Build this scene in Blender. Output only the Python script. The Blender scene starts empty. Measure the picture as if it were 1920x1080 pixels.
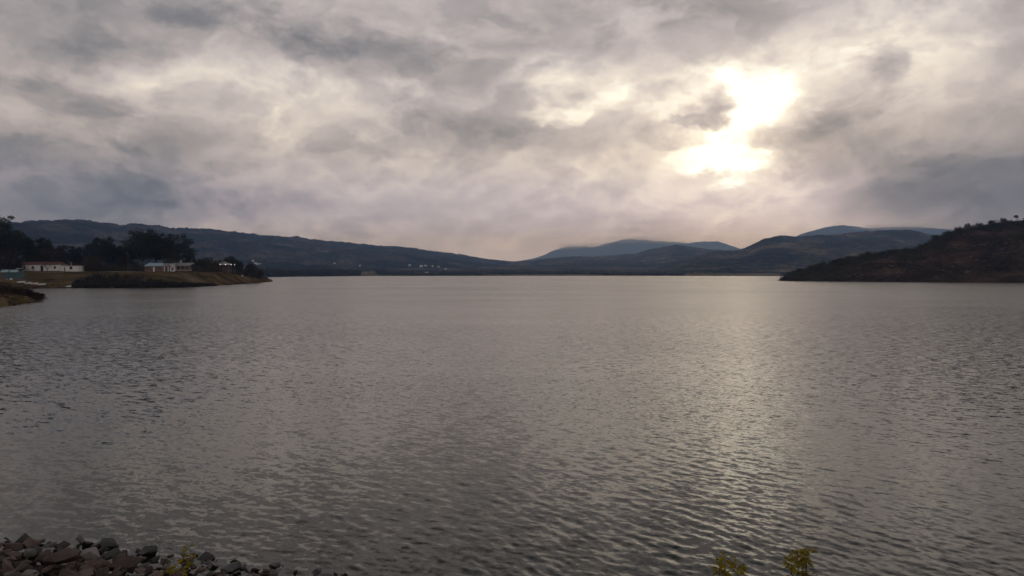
import bpy, bmesh, math, random
import numpy as np
from mathutils import Vector, noise as mnoise
from mathutils.bvhtree import BVHTree

R = math.radians
random.seed(11)
rng = np.random.default_rng(11)
scene = bpy.context.scene
col = scene.collection

# ------------------------------------------------------------------ camera
CAMZ = 6.5
F = 1371.0            # focal length in photograph pixels (1920 wide)
HY = 512.0            # image row of the true horizon
cam_d = bpy.data.cameras.new("camera")
cam_d.sensor_width = 36.0
cam_d.lens = 36.0 * F / 1920.0
cam_d.clip_start = 0.1
cam_d.clip_end = 60000.0
cam = bpy.data.objects.new("camera", cam_d)
col.objects.link(cam)
cam.location = (0, 0, CAMZ)
cam.rotation_euler = (R(90) - math.atan((540.0 - HY) / F), 0, 0)
scene.camera = cam

# ------------------------------------------------------------------ world: broken evening overcast
SUN_AZ, SUN_EL = 17.0, 11.0        # degrees, azimuth to the right of +Y
world = bpy.data.worlds.new("World")
scene.world = world
world.use_nodes = True
wt = world.node_tree
wt.nodes.clear()


class NT:
    """tiny helper to write node trees"""
    def __init__(self, tree):
        self.t = tree
        self.l = tree.links

    def n(self, typ, **kw):
        nd = self.t.nodes.new(typ)
        for k, v in kw.items():
            setattr(nd, k, v)
        return nd

    def put(self, sock, v):
        if hasattr(v, "is_output") or isinstance(v, bpy.types.NodeSocket):
            self.l.new(v, sock)
        elif v is not None:
            sock.default_value = v

    def m(self, op, a, b=None, c=None, clamp=False):
        nd = self.n("ShaderNodeMath", operation=op, use_clamp=clamp)
        self.put(nd.inputs[0], a)
        if b is not None: self.put(nd.inputs[1], b)
        if c is not None: self.put(nd.inputs[2], c)
        return nd.outputs[0]

    def v(self, op, a, b=None, c=None):
        nd = self.n("ShaderNodeVectorMath", operation=op)
        self.put(nd.inputs[0], a)
        if b is not None:
            self.put(nd.inputs["Scale"] if op == "SCALE" else nd.inputs[1], b)
        if c is not None: self.put(nd.inputs[2], c)
        return nd.outputs["Value"] if op in ("LENGTH", "DOT_PRODUCT") else nd.outputs[0]

    def xyz(self, x=0.0, y=0.0, z=0.0):
        nd = self.n("ShaderNodeCombineXYZ")
        for i, q in enumerate((x, y, z)): self.put(nd.inputs[i], q)
        return nd.outputs[0]

    def sep(self, vec):
        nd = self.n("ShaderNodeSeparateXYZ")
        self.put(nd.inputs[0], vec)
        return nd.outputs

    def noise(self, vec, scale, detail=4.0, rough=0.5, dist=0.0, color=False, lac=2.0):
        nd = self.n("ShaderNodeTexNoise")
        self.put(nd.inputs["Vector"], vec)
        nd.inputs["Scale"].default_value = scale
        nd.inputs["Detail"].default_value = detail
        nd.inputs["Roughness"].default_value = rough
        nd.inputs["Lacunarity"].default_value = lac
        nd.inputs["Distortion"].default_value = dist
        return nd.outputs["Color" if color else "Fac"]

    def mapping(self, vec, loc=(0, 0, 0), rot=(0, 0, 0), scale=(1, 1, 1), typ="POINT"):
        nd = self.n("ShaderNodeMapping", vector_type=typ)
        self.put(nd.inputs[0], vec)
        nd.inputs[1].default_value = loc
        nd.inputs[2].default_value = rot
        nd.inputs[3].default_value = scale
        return nd.outputs[0]

    def ramp(self, fac, stops, interp="LINEAR"):
        nd = self.n("ShaderNodeValToRGB")
        cr = nd.color_ramp
        cr.interpolation = interp
        while len(cr.elements) < len(stops): cr.elements.new(0.5)
        for e, (p, c) in zip(cr.elements, stops):
            e.position = p
            e.color = (c[0], c[1], c[2], 1)
        self.put(nd.inputs[0], fac)
        return nd.outputs[0]

    def mix(self, fac, a, b, blend="MIX"):
        nd = self.n("ShaderNodeMix", data_type="RGBA", blend_type=blend)
        self.put(nd.inputs[0], fac)
        for s, q in ((6, a), (7, b)):
            if isinstance(q, tuple) and len(q) == 3: q = (*q, 1)
            self.put(nd.inputs[s], q)
        return nd.outputs[2]

    def mrange(self, val, a, b, c=0.0, d=1.0, smooth=True):
        nd = self.n("ShaderNodeMapRange", interpolation_type="SMOOTHSTEP" if smooth else "LINEAR")
        self.put(nd.inputs[0], val)
        for i, q in enumerate((a, b, c, d)): self.put(nd.inputs[i + 1], q)
        return nd.outputs[0]


def px2az(px, py):
    x = (px - 960.0) / F
    z = (HY - py) / F
    return math.degrees(math.atan(x)), math.degrees(math.atan2(z, math.sqrt(1 + x * x)))


W = NT(wt)
tc = W.n("ShaderNodeTexCoord").outputs["Generated"]
d = W.v("NORMALIZE", tc)
dx, dy, dz = W.sep(d)
az = W.m("MULTIPLY", W.m("ARCTAN2", dx, dy), 180 / math.pi)
el = W.m("MULTIPLY", W.m("ARCSINE", W.m("MINIMUM", W.m("MAXIMUM", dz, -1.0), 1.0)), 180 / math.pi)
elp = W.m("ABSOLUTE", el)
# cloud deck seen in perspective: farther (lower) clouds are flatter
zz = W.m("ADD", W.m("ABSOLUTE", dz), 0.16)
plane = W.xyz(W.m("DIVIDE", dx, zz), W.m("DIVIDE", dy, zz), 0.0)
angv = W.xyz(az, elp, 0.0)
# domain warps
w1 = W.v("SUBTRACT", W.noise(W.mapping(angv, loc=(3.1, 7.7, 0), scale=(0.06, 0.12, 1)), 1.0, 3.0, 0.5, color=True), (0.5, 0.5, 0.5))
w2 = W.v("SUBTRACT", W.noise(W.mapping(angv, loc=(11.3, 2.2, 0), scale=(0.28, 0.42, 1)), 1.0, 7.0, 0.65, color=True), (0.5, 0.5, 0.5))
soft = W.v("ADD", angv, W.v("ADD", W.v("MULTIPLY", w1, (9.0, 4.0, 0.0)), W.v("MULTIPLY", w2, (3.4, 2.4, 0.0))))
crisp = W.v("ADD", angv, W.v("ADD", W.v("MULTIPLY", w1, (2.0, 1.2, 0.0)), W.v("MULTIPLY", w2, (6.0, 4.6, 0.0))))

# (px, py, radius x, radius y in photograph pixels, tilt deg, amount)
SOFT = [
    (40, 90, 300, 150, 0, -0.08), (150, 165, 120, 90, 40, -0.07), (430, 60, 420, 80, -3, -0.10), (800, 110, 300, 45, 0, -0.04), (660, 10, 360, 60, 0, 0.06),
    (1150, 60, 360, 80, 8, -0.09), (1400, 20, 260, 60, 12, -0.09), (900, 150, 160, 40, 5, -0.03),
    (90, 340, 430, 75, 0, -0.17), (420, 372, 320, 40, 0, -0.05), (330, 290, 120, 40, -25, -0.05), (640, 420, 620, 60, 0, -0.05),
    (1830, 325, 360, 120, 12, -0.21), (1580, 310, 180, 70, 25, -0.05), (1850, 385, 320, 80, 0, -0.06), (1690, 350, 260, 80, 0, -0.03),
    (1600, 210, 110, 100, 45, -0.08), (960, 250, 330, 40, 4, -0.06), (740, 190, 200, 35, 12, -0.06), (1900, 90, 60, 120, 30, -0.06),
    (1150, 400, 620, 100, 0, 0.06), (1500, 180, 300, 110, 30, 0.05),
    (500, 165, 400, 75, 2, 0.15), (250, 140, 110, 40, -20, 0.07), (620, 245, 340, 50, -4, 0.06), (60, 215, 220, 50, 0, 0.04),
    (1370, 220, 400, 200, 25, 0.12), (1320, 350, 300, 80, 0, 0.07), (1700, 70, 330, 150, 30, 0.10), (1780, 190, 230, 80, 30, 0.07),
    (1600, 70, 150, 80, 20, 0.09), (1040, 170, 230, 70, 5, 0.09), (860, 300, 240, 35, 0, 0.04), (1450, 120, 140, 70, 10, 0.06),
]
CRISP = [
    (1318, 222, 55, 24, -10, -0.15), (1455, 258, 45, 30, 30, -0.12), (1400, 150, 50, 18, 0, -0.10), (1240, 170, 60, 22, 0, -0.08), (1350, 318, 50, 14, 0, -0.10), (1085, 165, 40, 18, 20, -0.08),
    (1425, 190, 99, 83, 30, 0.17), (1370, 260, 121, 68, 8, 0.18), (1310, 290, 104, 46, 8, 0.14), (1330, 155, 76, 39, 0, 0.14), (1260, 205, 50, 29, 0, 0.11), (1385, 310, 66, 33, 0, 0.10),
    (1012, 146, 76, 33, 8, 0.11), (1145, 180, 59, 26, 0, 0.11), (1045, 212, 66, 18, 0, 0.14), (1110, 205, 44, 20, 0, 0.07), (700, 212, 55, 15, 8, 0.04),
    (1090, 322, 50, 24, 0, 0.06), (1205, 372, 50, 15, 0, 0.06), (1175, 300, 39, 24, 0, 0.05), (1640, 60, 66, 44, 20, 0.04),
    (1655, 120, 48, 40, -30, -0.17), (1355, 196, 40, 32, 20, -0.24), (1290, 235, 60, 12, -10, -0.16), (1270, 262, 45, 12, 0, -0.10),
    (1460, 318, 80, 26, 0, -0.13), (1525, 265, 80, 55, 35, -0.07), (1300, 328, 50, 16, 0, -0.10), (1215, 265, 45, 20, 0, -0.08), (1140, 405, 60, 16, 0, -0.04),
]


def add_feature(acc, vec, f):
    a, e = px2az(f[0], f[1])
    sx = math.degrees(f[2] / F) * math.cos(R(a)) ** 2
    sy = math.degrees(f[3] / F)
    mp = W.mapping(vec, loc=(a, e, 0), rot=(0, 0, R(-f[4])), scale=(sx * 1.35, sy * 1.35, 1), typ="TEXTURE")
    g = W.n("ShaderNodeTexGradient", gradient_type="SPHERICAL")
    W.l.new(mp, g.inputs[0])
    s = W.mrange(g.outputs["Fac"], 0.0, 0.75)
    return W.m("MULTIPLY_ADD", s, f[5], acc)


L = W.m("MULTIPLY_ADD", W.m("SUBTRACT", W.noise(W.mapping(plane, loc=(4.2, 1.3, 0), scale=(0.9, 0.75, 1)), 1.0, 5.0, 0.55, 0.6), 0.5), 0.12, 0.70)
# billows: lit tops and shaded undersides within the deck
bvec = W.v("ADD", angv, W.v("ADD", W.v("MULTIPLY", w1, (5.0, 2.4, 0.0)), W.v("MULTIPLY", w2, (1.3, 1.0, 0.0))))
bl = W.noise(W.mapping(bvec, loc=(1.7, 5.2, 0), scale=(0.14, 0.22, 1)), 1.0, 8.0, 0.63, 0.1)
bl2 = W.noise(W.mapping(bvec, loc=(1.7, 5.2 + 0.2, 0), scale=(0.14, 0.22, 1)), 1.0, 4.0, 0.5, 0.1)
L = W.m("MULTIPLY_ADD", W.m("SUBTRACT", bl, bl2), 0.32, L)
# two scud layers with lumpy, partly defined edges: grey bellies, paler rims
for off, sc, lo, hi, dark, rim in (((7.3, 1.1, 0), (0.06, 0.115, 1), 0.49, 0.57, -0.05, 0.045), ((2.9, 9.4, 0), (0.15, 0.24, 1), 0.50, 0.59, -0.03, 0.03)):
    cn = W.noise(W.mapping(bvec, loc=off, scale=sc), 1.0, 7.0, 0.6, 0.2)
    mk = W.mrange(cn, lo, hi)
    L = W.m("MULTIPLY_ADD", mk, dark, L)
    L = W.m("MULTIPLY_ADD", W.m("MULTIPLY", W.mrange(cn, lo - 0.10, lo), W.m("SUBTRACT", 1.0, mk)), rim, L)
L = W.m("SUBTRACT", L, W.mrange(elp, 18.0, 46.0, 0.0, 0.34))      # sky made darker overhead, mostly out of view, to dim water and land
for f in SOFT: L = add_feature(L, soft, f)
for f in CRISP: L = add_feature(L, crisp, f)
L = W.m("MINIMUM", W.m("MAXIMUM", L, 0.36), 1.16)
L = W.m("MULTIPLY_ADD", W.m("MAXIMUM", W.m("SUBTRACT", L, 0.97), 0.0), 0.7, L)
tint = W.ramp(L, [(0.42, (0.93, 0.98, 1.10)), (0.56, (1.02, 0.975, 1.04)), (0.68, (1.065, 0.97, 1.015)), (0.80, (1.06, 0.975, 0.99)), (0.92, (1.06, 0.985, 0.94)), (1.0, (1.04, 1.0, 0.93))])
tint = W.v("MULTIPLY", tint, W.mix(W.mrange(elp, 0.5, 10.0), (1.0, 1.11, 1.75), (1.0, 1.0, 1.0)))   # bluer toward the horizon
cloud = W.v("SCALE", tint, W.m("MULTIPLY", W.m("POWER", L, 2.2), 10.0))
sky = W.n("ShaderNodeTexSky", sky_type="NISHITA")
sky.sun_disc = False
sky.sun_elevation = R(SUN_EL)
sky.sun_rotation = R(SUN_AZ)
sky.air_density = 1.0
sky.dust_density = 2.0
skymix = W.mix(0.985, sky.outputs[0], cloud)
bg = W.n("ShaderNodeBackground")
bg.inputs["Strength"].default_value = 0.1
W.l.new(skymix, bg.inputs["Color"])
wo = W.n("ShaderNodeOutputWorld")
W.l.new(bg.outputs[0], wo.inputs["Surface"])
world.cycles.sampling_method = "MANUAL"
world.cycles.sample_map_resolution = 512

# ------------------------------------------------------------------ sun, veiled by cloud
sun_d = bpy.data.lights.new("sun", "SUN")
sun_d.energy = 0.06
sun_d.angle = R(60)
sun_d.color = (1.0, 0.94, 0.86)
sun = bpy.data.objects.new("sun", sun_d)
col.objects.link(sun)
sdir = Vector((math.sin(R(SUN_AZ)) * math.cos(R(SUN_EL)), math.cos(R(SUN_AZ)) * math.cos(R(SUN_EL)), math.sin(R(SUN_EL))))
sun.rotation_euler = sdir.to_track_quat("Z", "Y").to_euler()

# ------------------------------------------------------------------ render settings
scene.view_settings.view_transform = "Standard"
scene.view_settings.look = "None"
scene.view_settings.gamma = 1.0
scene.view_settings.exposure = 0.0
scene.view_settings.use_curve_mapping = False
scene.render.engine = "CYCLES"
scene.cycles.use_denoising = True
scene.cycles.max_bounces = 5
scene.cycles.diffuse_bounces = 2
scene.cycles.glossy_bounces = 3
scene.cycles.transmission_bounces = 2
scene.cycles.transparent_max_bounces = 6
scene.cycles.volume_bounces = 1
scene.cycles.caustics_reflective = False
scene.cycles.caustics_refractive = False


# ================================================================== helpers
def at(px, py, Y):
    """world point seen at photograph pixel (px, py) at distance Y along the view axis"""
    return Vector(((px - 960.0) / F * Y, Y, CAMZ + (HY - py) / F * Y))


def tag(o, label=None, cat=None, group=None, kind=None):
    if label: o["label"] = label
    if cat: o["category"] = cat
    if group: o["group"] = group
    if kind: o["kind"] = kind
    return o


def link(o, parent=None):
    col.objects.link(o)
    if parent is not None: o.parent = parent
    return o


def empty(name, loc=(0, 0, 0), rz=0.0):
    o = bpy.data.objects.new(name, None)
    o.empty_display_size = 0.5
    o.location = loc
    o.rotation_euler = (0, 0, rz)
    return link(o)


def mesh_np(name, verts, faces, mat=None, smooth=False):
    """verts (n,3); faces (m,k) int array of quads or triangles"""
    verts = np.asarray(verts, dtype=np.float32)
    faces = np.asarray(faces, dtype=np.int32)
    me = bpy.data.meshes.new(name)
    n, (m, k) = len(verts), faces.shape
    me.vertices.add(n)
    me.vertices.foreach_set("co", verts.ravel())
    me.loops.add(m * k)
    me.loops.foreach_set("vertex_index", faces.ravel())
    me.polygons.add(m)
    me.polygons.foreach_set("loop_start", np.arange(m, dtype=np.int32) * k)
    if smooth: me.polygons.foreach_set("use_smooth", np.ones(m, dtype=bool))
    me.update(calc_edges=True)
    me.validate()
    if mat: me.materials.append(mat)
    return me


def grid_faces(nr, nc):
    i = np.arange((nr - 1) * (nc - 1))
    r, c = i // (nc - 1), i % (nc - 1)
    a = r * nc + c
    return np.stack([a, a + 1, a + nc + 1, a + nc], 1)


class MB:
    """collects boxes, tubes and prisms into one mesh"""
    def __init__(self):
        self.v, self.f = [], []

    def poly(self, pts, faces):
        o = len(self.v)
        self.v += [tuple(p) for p in pts]
        self.f += [tuple(i + o for i in f) for f in faces]
        return self

    def box(self, x0, x1, y0, y1, z0, z1):
        p = [(x0, y0, z0), (x1, y0, z0), (x1, y1, z0), (x0, y1, z0), (x0, y0, z1), (x1, y0, z1), (x1, y1, z1), (x0, y1, z1)]
        return self.poly(p, [(0, 3, 2, 1), (4, 5, 6, 7), (0, 1, 5, 4), (1, 2, 6, 5), (2, 3, 7, 6), (3, 0, 4, 7)])

    def tube(self, pts, radii, n=7, cap=True):
        pts = [Vector(p) for p in pts]
        o = len(self.v)
        for i, p in enumerate(pts):
            t = (pts[min(i + 1, len(pts) - 1)] - pts[max(i - 1, 0)]).normalized()
            a = t.orthogonal().normalized() if abs(t.z) < 0.99 else Vector((1, 0, 0))
            b = t.cross(a).normalized()
            a = b.cross(t)
            for k in range(n):
                th = 2 * math.pi * k / n
                self.v.append(tuple(p + (a * math.cos(th) + b * math.sin(th)) * radii[i]))
        for i in range(len(pts) - 1):
            for k in range(n):
                k2 = (k + 1) % n
                self.f.append((o + i * n + k, o + i * n + k2, o + (i + 1) * n + k2, o + (i + 1) * n + k))
        if cap:
            self.f.append(tuple(o + k for k in reversed(range(n))))
            self.f.append(tuple(o + (len(pts) - 1) * n + k for k in range(n)))
        return self

    def ball(self, c, r, n=8, m=6, sq=(1, 1, 1)):
        o = len(self.v)
        for i in range(1, m):
            ph = math.pi * i / m
            for k in range(n):
                th = 2 * math.pi * k / n
                self.v.append((c[0] + r * sq[0] * math.sin(ph) * math.cos(th), c[1] + r * sq[1] * math.sin(ph) * math.sin(th), c[2] + r * sq[2] * math.cos(ph)))
        top = len(self.v); self.v.append((c[0], c[1], c[2] + r * sq[2]))
        bot = len(self.v); self.v.append((c[0], c[1], c[2] - r * sq[2]))
        for i in range(m - 2):
            for k in range(n):
                k2 = (k + 1) % n
                self.f.append((o + i * n + k, o + (i + 1) * n + k, o + (i + 1) * n + k2, o + i * n + k2))
        for k in range(n):
            k2 = (k + 1) % n
            self.f.append((top, o + k, o + k2))
            self.f.append((bot, o + (m - 2) * n + k2, o + (m - 2) * n + k))
        return self

    def build(self, name, mat, parent=None, smooth=False):
        me = bpy.data.meshes.new(name)
        me.from_pydata(self.v, [], self.f)
        me.update()
        me.materials.append(mat)
        if smooth:
            for p in me.polygons: p.use_smooth = True
        return link(bpy.data.objects.new(name, me), parent)


# value noise in numpy --------------------------------------------------------
def _hash(ix, iy, seed):
    h = (ix.astype(np.int64) * 374761393 + iy.astype(np.int64) * 668265263 + seed * 1442695041) & 0x7FFFFFFF
    h = ((h ^ (h >> 13)) * 1274126177) & 0x7FFFFFFF
    return ((h ^ (h >> 16)) & 0xFFFF) / 65535.0


def vnoise(x, y, seed=0):
    ix, iy = np.floor(x), np.floor(y)
    fx, fy = x - ix, y - iy
    fx = fx * fx * fx * (fx * (fx * 6 - 15) + 10)
    fy = fy * fy * fy * (fy * (fy * 6 - 15) + 10)
    a, b = _hash(ix, iy, seed), _hash(ix + 1, iy, seed)
    c, e = _hash(ix, iy + 1, seed), _hash(ix + 1, iy + 1, seed)
    return (a + (b - a) * fx) * (1 - fy) + (c + (e - c) * fx) * fy


def fbm(x, y, octv=5, seed=0, gain=0.5, ridged=False):
    s, amp, tot = 0.0, 1.0, 0.0
    for o in range(octv):
        v = vnoise(x * 2 ** o + 17.3 * o, y * 2 ** o + 5.1 * o, seed + o)
        if ridged: v = 1 - np.abs(2 * v - 1)
        s = s + v * amp
        tot += amp
        amp *= gain
    return s / tot


def sstep(a, b, x):
    t = np.clip((np.asarray(x, dtype=float) - a) / (b - a), 0, 1)
    return t * t * (3 - 2 * t)


# materials ---------------------------------------------------------------------
def new_mat(name):
    m = bpy.data.materials.new(name)
    m.use_nodes = True
    t = NT(m.node_tree)
    p = m.node_tree.nodes["Principled BSDF"]
    return m, t, p


def noisy(name, stops, scale=1.0, rough=0.85, detail=6.0, stretch=(1, 1, 1), bump=0.0, bscale=4.0, bdist=0.1, island=0.0, spec=0.3, metal=0.0, nrough=0.6):
    """procedural material: fractal noise through a colour ramp, optional per-piece variation and relief"""
    m, t, p = new_mat(name)
    co = t.n("ShaderNodeTexCoord").outputs["Object"]
    f = t.noise(t.mapping(co, scale=stretch), scale, detail, nrough)
    if island:
        g = t.n("ShaderNodeNewGeometry").outputs["Random Per Island"]
        f = t.m("ADD", t.m("MULTIPLY", f, 1 - island), t.m("MULTIPLY", g, island))
    oi = t.n("ShaderNodeObjectInfo").outputs["Random"]
    c = t.ramp(f, stops)
    c = t.v("SCALE", c, t.m("MULTIPLY_ADD", oi, 0.3, 0.85))
    t.l.new(c, p.inputs["Base Color"])
    p.inputs["Roughness"].default_value = rough
    p.inputs["Specular IOR Level"].default_value = spec
    p.inputs["Metallic"].default_value = metal
    if bump:
        b = t.n("ShaderNodeBump")
        b.inputs["Strength"].default_value = bump
        b.inputs["Distance"].default_value = bdist
        t.l.new(t.noise(co, bscale, 6.0, 0.6), b.inputs["Height"])
        t.l.new(b.outputs[0], p.inputs["Normal"])
    return m


def leafy(name, stops, scale=0.25, trans=0.25):
    """foliage: per-leaf and per-clump colour, some light through the leaf"""
    m, t, p = new_mat(name)
    co = t.n("ShaderNodeTexCoord").outputs["Object"]
    f = t.noise(co, scale, 3.0, 0.6)
    g = t.n("ShaderNodeNewGeometry").outputs["Random Per Island"]
    f = t.m("ADD", t.m("MULTIPLY", f, 0.65), t.m("MULTIPLY", g, 0.35))
    oi = t.n("ShaderNodeObjectInfo").outputs["Random"]
    c = t.v("SCALE", t.ramp(f, stops), t.m("MULTIPLY_ADD", oi, 0.4, 0.8))
    t.l.new(c, p.inputs["Base Color"])
    p.inputs["Roughness"].default_value = 0.7
    p.inputs["Specular IOR Level"].default_value = 0.2
    tr = t.n("ShaderNodeBsdfTranslucent")
    t.l.new(c, tr.inputs[0])
    mx = t.n("ShaderNodeMixShader")
    mx.inputs[0].default_value = trans
    t.l.new(p.outputs[0], mx.inputs[1])
    t.l.new(tr.outputs[0], mx.inputs[2])
    out = [n for n in m.node_tree.nodes if n.type == "OUTPUT_MATERIAL"][0]
    t.l.new(mx.outputs[0], out.inputs[0])
    return m


M = {}
def forest(name, stops, sc, sp):
    """wooded slope: patches of wood, scrub and field, with crowns as fine dark and light speckle"""
    m, t, p = new_mat(name)
    co = t.n("ShaderNodeTexCoord").outputs["Object"]
    f = t.noise(t.mapping(co, scale=(1, 0.5, 1.6)), sc, 10.0, 0.62)
    k = t.mrange(t.noise(t.mapping(co, scale=(1, 0.45, 1.5)), sp, 4.0, 0.7), 0.34, 0.66, 0.5, 1.5)
    t.l.new(t.v("SCALE", t.ramp(f, stops), k), p.inputs["Base Color"])
    p.inputs["Roughness"].default_value = 0.95
    p.inputs["Specular IOR Level"].default_value = 0.0
    bu = t.n("ShaderNodeBump")
    bu.inputs["Strength"].default_value = 1.0
    bu.inputs["Distance"].default_value = 40.0
    t.l.new(t.noise(co, sc * 4, 6.0, 0.6), bu.inputs["Height"])
    t.l.new(bu.outputs[0], p.inputs["Normal"])
    return m


M["forest"] = forest("forest_slope", [(0.30, (0.010, 0.014, 0.008)), (0.44, (0.022, 0.028, 0.014)), (0.52, (0.044, 0.042, 0.024)), (0.59, (0.10, 0.080, 0.050)), (0.70, (0.20, 0.16, 0.11))], 0.0055, 0.03)
M["forest_mid"] = forest("greener_slope", [(0.30, (0.016, 0.022, 0.011)), (0.43, (0.036, 0.042, 0.020)), (0.51, (0.066, 0.060, 0.034)), (0.58, (0.13, 0.105, 0.065)), (0.70, (0.24, 0.19, 0.13))], 0.005, 0.028)
M["forest_far"] = forest("forest_far", [(0.3, (0.016, 0.022, 0.015)), (0.6, (0.035, 0.042, 0.030)), (0.8, (0.06, 0.055, 0.04))], 0.002, 0.012)
M["plain"] = noisy("shore_plain", [(0.28, (0.022, 0.028, 0.016)), (0.44, (0.045, 0.042, 0.026)), (0.54, (0.11, 0.09, 0.06)), (0.66, (0.22, 0.175, 0.125))], 0.006, 0.95, 7, (1, 0.35, 1), spec=0.0)
M["wood"] = leafy("distant_wood_leaves", [(0.3, (0.018, 0.024, 0.014)), (0.55, (0.030, 0.036, 0.020)), (0.75, (0.055, 0.048, 0.028))], 0.02, 0.1)
M["bed"] = noisy("lake_bed", [(0.3, (0.05, 0.045, 0.035)), (0.7, (0.09, 0.08, 0.06))], 0.2)
M["grass"] = noisy("dry_grass", [(0.30, (0.046, 0.032, 0.016)), (0.43, (0.098, 0.070, 0.030)), (0.54, (0.16, 0.112, 0.056)), (0.68, (0.25, 0.17, 0.11))], 0.07, 0.95, 8, (1, 1, 1), 0.6, 1.5, 0.15, spec=0.0)
M["sand"] = noisy("pale_track", [(0.3, (0.30, 0.25, 0.18)), (0.7, (0.42, 0.36, 0.27))], 0.15, 0.95, spec=0.0)
M["redhill"] = noisy("red_rocky_slope", [(0.30, (0.028, 0.021, 0.014)), (0.45, (0.055, 0.036, 0.024)), (0.56, (0.105, 0.062, 0.046)), (0.70, (0.17, 0.11, 0.085))], 0.035, 0.95, 9, (1, 1, 1.5), 1.0, 0.12, 4.0, spec=0.0)
M["olive"] = leafy("olive_leaves", [(0.3, (0.030, 0.034, 0.013)), (0.5, (0.058, 0.060, 0.021)), (0.7, (0.10, 0.092, 0.036))], 0.08)
M["scrub"] = leafy("brown_scrub", [(0.28, (0.038, 0.030, 0.017)), (0.45, (0.068, 0.053, 0.027)), (0.58, (0.073, 0.066, 0.027)), (0.75, (0.12, 0.082, 0.052))], 0.03, 0.15)
M["euca"] = leafy("eucalyptus_leaves", [(0.3, (0.016, 0.023, 0.012)), (0.5, (0.032, 0.042, 0.021)), (0.72, (0.062, 0.070, 0.036))], 0.3, 0.15)
M["darkgreen"] = leafy("dark_green_leaves", [(0.3, (0.018, 0.022, 0.010)), (0.5, (0.034, 0.038, 0.016)), (0.72, (0.06, 0.058, 0.026))], 0.4, 0.15)
M["twigs"] = leafy("bare_twigs", [(0.3, (0.030, 0.022, 0.014)), (0.5, (0.055, 0.040, 0.026)), (0.72, (0.085, 0.062, 0.042))], 0.4, 0.05)
M["rusty"] = leafy("rusty_scrub", [(0.3, (0.030, 0.016, 0.009)), (0.5, (0.055, 0.030, 0.016)), (0.72, (0.095, 0.052, 0.028))], 0.35, 0.1)
M["bank"] = leafy("dark_bank_scrub", [(0.3, (0.014, 0.012, 0.008)), (0.5, (0.026, 0.022, 0.013)), (0.72, (0.045, 0.034, 0.020))], 0.12, 0.1)
M["bark"] = noisy("grey_bark", [(0.3, (0.05, 0.042, 0.034)), (0.7, (0.14, 0.12, 0.10))], 3.0, 0.9, 6, (1, 1, 0.3))
M["white"] = noisy("whitewash", [(0.25, (0.66, 0.64, 0.61)), (0.45, (0.80, 0.79, 0.76)), (0.75, (0.86, 0.85, 0.83))], 0.9, 0.9, 6, bump=0.2, bscale=6)
M["greywall"] = noisy("grey_render", [(0.3, (0.30, 0.28, 0.26)), (0.7, (0.50, 0.47, 0.44))], 0.9, 0.9)
M["pinkwall"] = noisy("pink_plaster", [(0.3, (0.16, 0.095, 0.09)), (0.7, (0.26, 0.17, 0.155))], 0.8, 0.9)
M["redroof"] = noisy("red_tiles", [(0.3, (0.11, 0.045, 0.034)), (0.7, (0.20, 0.085, 0.065))], 1.2, 0.85)
M["greyroof"] = noisy("grey_roofing", [(0.3, (0.22, 0.20, 0.19)), (0.7, (0.36, 0.34, 0.31))], 1.0, 0.8)
M["blueroof"] = noisy("pale_blue_metal", [(0.3, (0.30, 0.42, 0.46)), (0.7, (0.48, 0.62, 0.66))], 0.7, 0.45, spec=0.5)
M["teal"] = noisy("teal_paint", [(0.3, (0.045, 0.10, 0.11)), (0.7, (0.075, 0.15, 0.165))], 1.0, 0.6, spec=0.5)
M["tealroof"] = noisy("pale_teal_sheet", [(0.3, (0.28, 0.40, 0.42)), (0.7, (0.42, 0.55, 0.57))], 1.0, 0.5, spec=0.5)
M["dark"] = noisy("dark_interior", [(0.3, (0.010, 0.009, 0.008)), (0.7, (0.02, 0.018, 0.016))], 1.0, 0.7)
M["glass"] = noisy("window_glass", [(0.3, (0.012, 0.013, 0.014)), (0.7, (0.025, 0.026, 0.028))], 1.0, 0.08, spec=0.5)
M["wooden"] = noisy("weathered_wood", [(0.3, (0.07, 0.05, 0.035)), (0.7, (0.16, 0.12, 0.085))], 2.0, 0.85, 6, (4, 4, 0.4))
M["paint"] = noisy("white_boat_paint", [(0.3, (0.70, 0.70, 0.68)), (0.7, (0.82, 0.82, 0.80))], 1.0, 0.4, spec=0.5)
M["redpaint"] = noisy("faded_red_paint", [(0.3, (0.25, 0.06, 0.045)), (0.7, (0.38, 0.12, 0.09))], 1.0, 0.6)
M["metal"] = noisy("dull_metal", [(0.3, (0.20, 0.20, 0.20)), (0.7, (0.32, 0.32, 0.31))], 1.0, 0.5, metal=0.6)


def lamp_mat(name, colr, strength):
    m, t, p = new_mat(name)
    nz = t.noise(t.n("ShaderNodeTexCoord").outputs["Object"], 3.0, 2.0)
    p.inputs["Emission Strength"].default_value = strength
    t.l.new(t.v("SCALE", t.ramp(nz, [(0, colr), (1, colr)]), 1.0), p.inputs["Emission Color"])
    p.inputs["Base Color"].default_value = (0.8, 0.8, 0.8, 1)
    return m


M["lamp"] = lamp_mat("lit_lamp", (1.0, 0.97, 0.88), 1.1)

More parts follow.
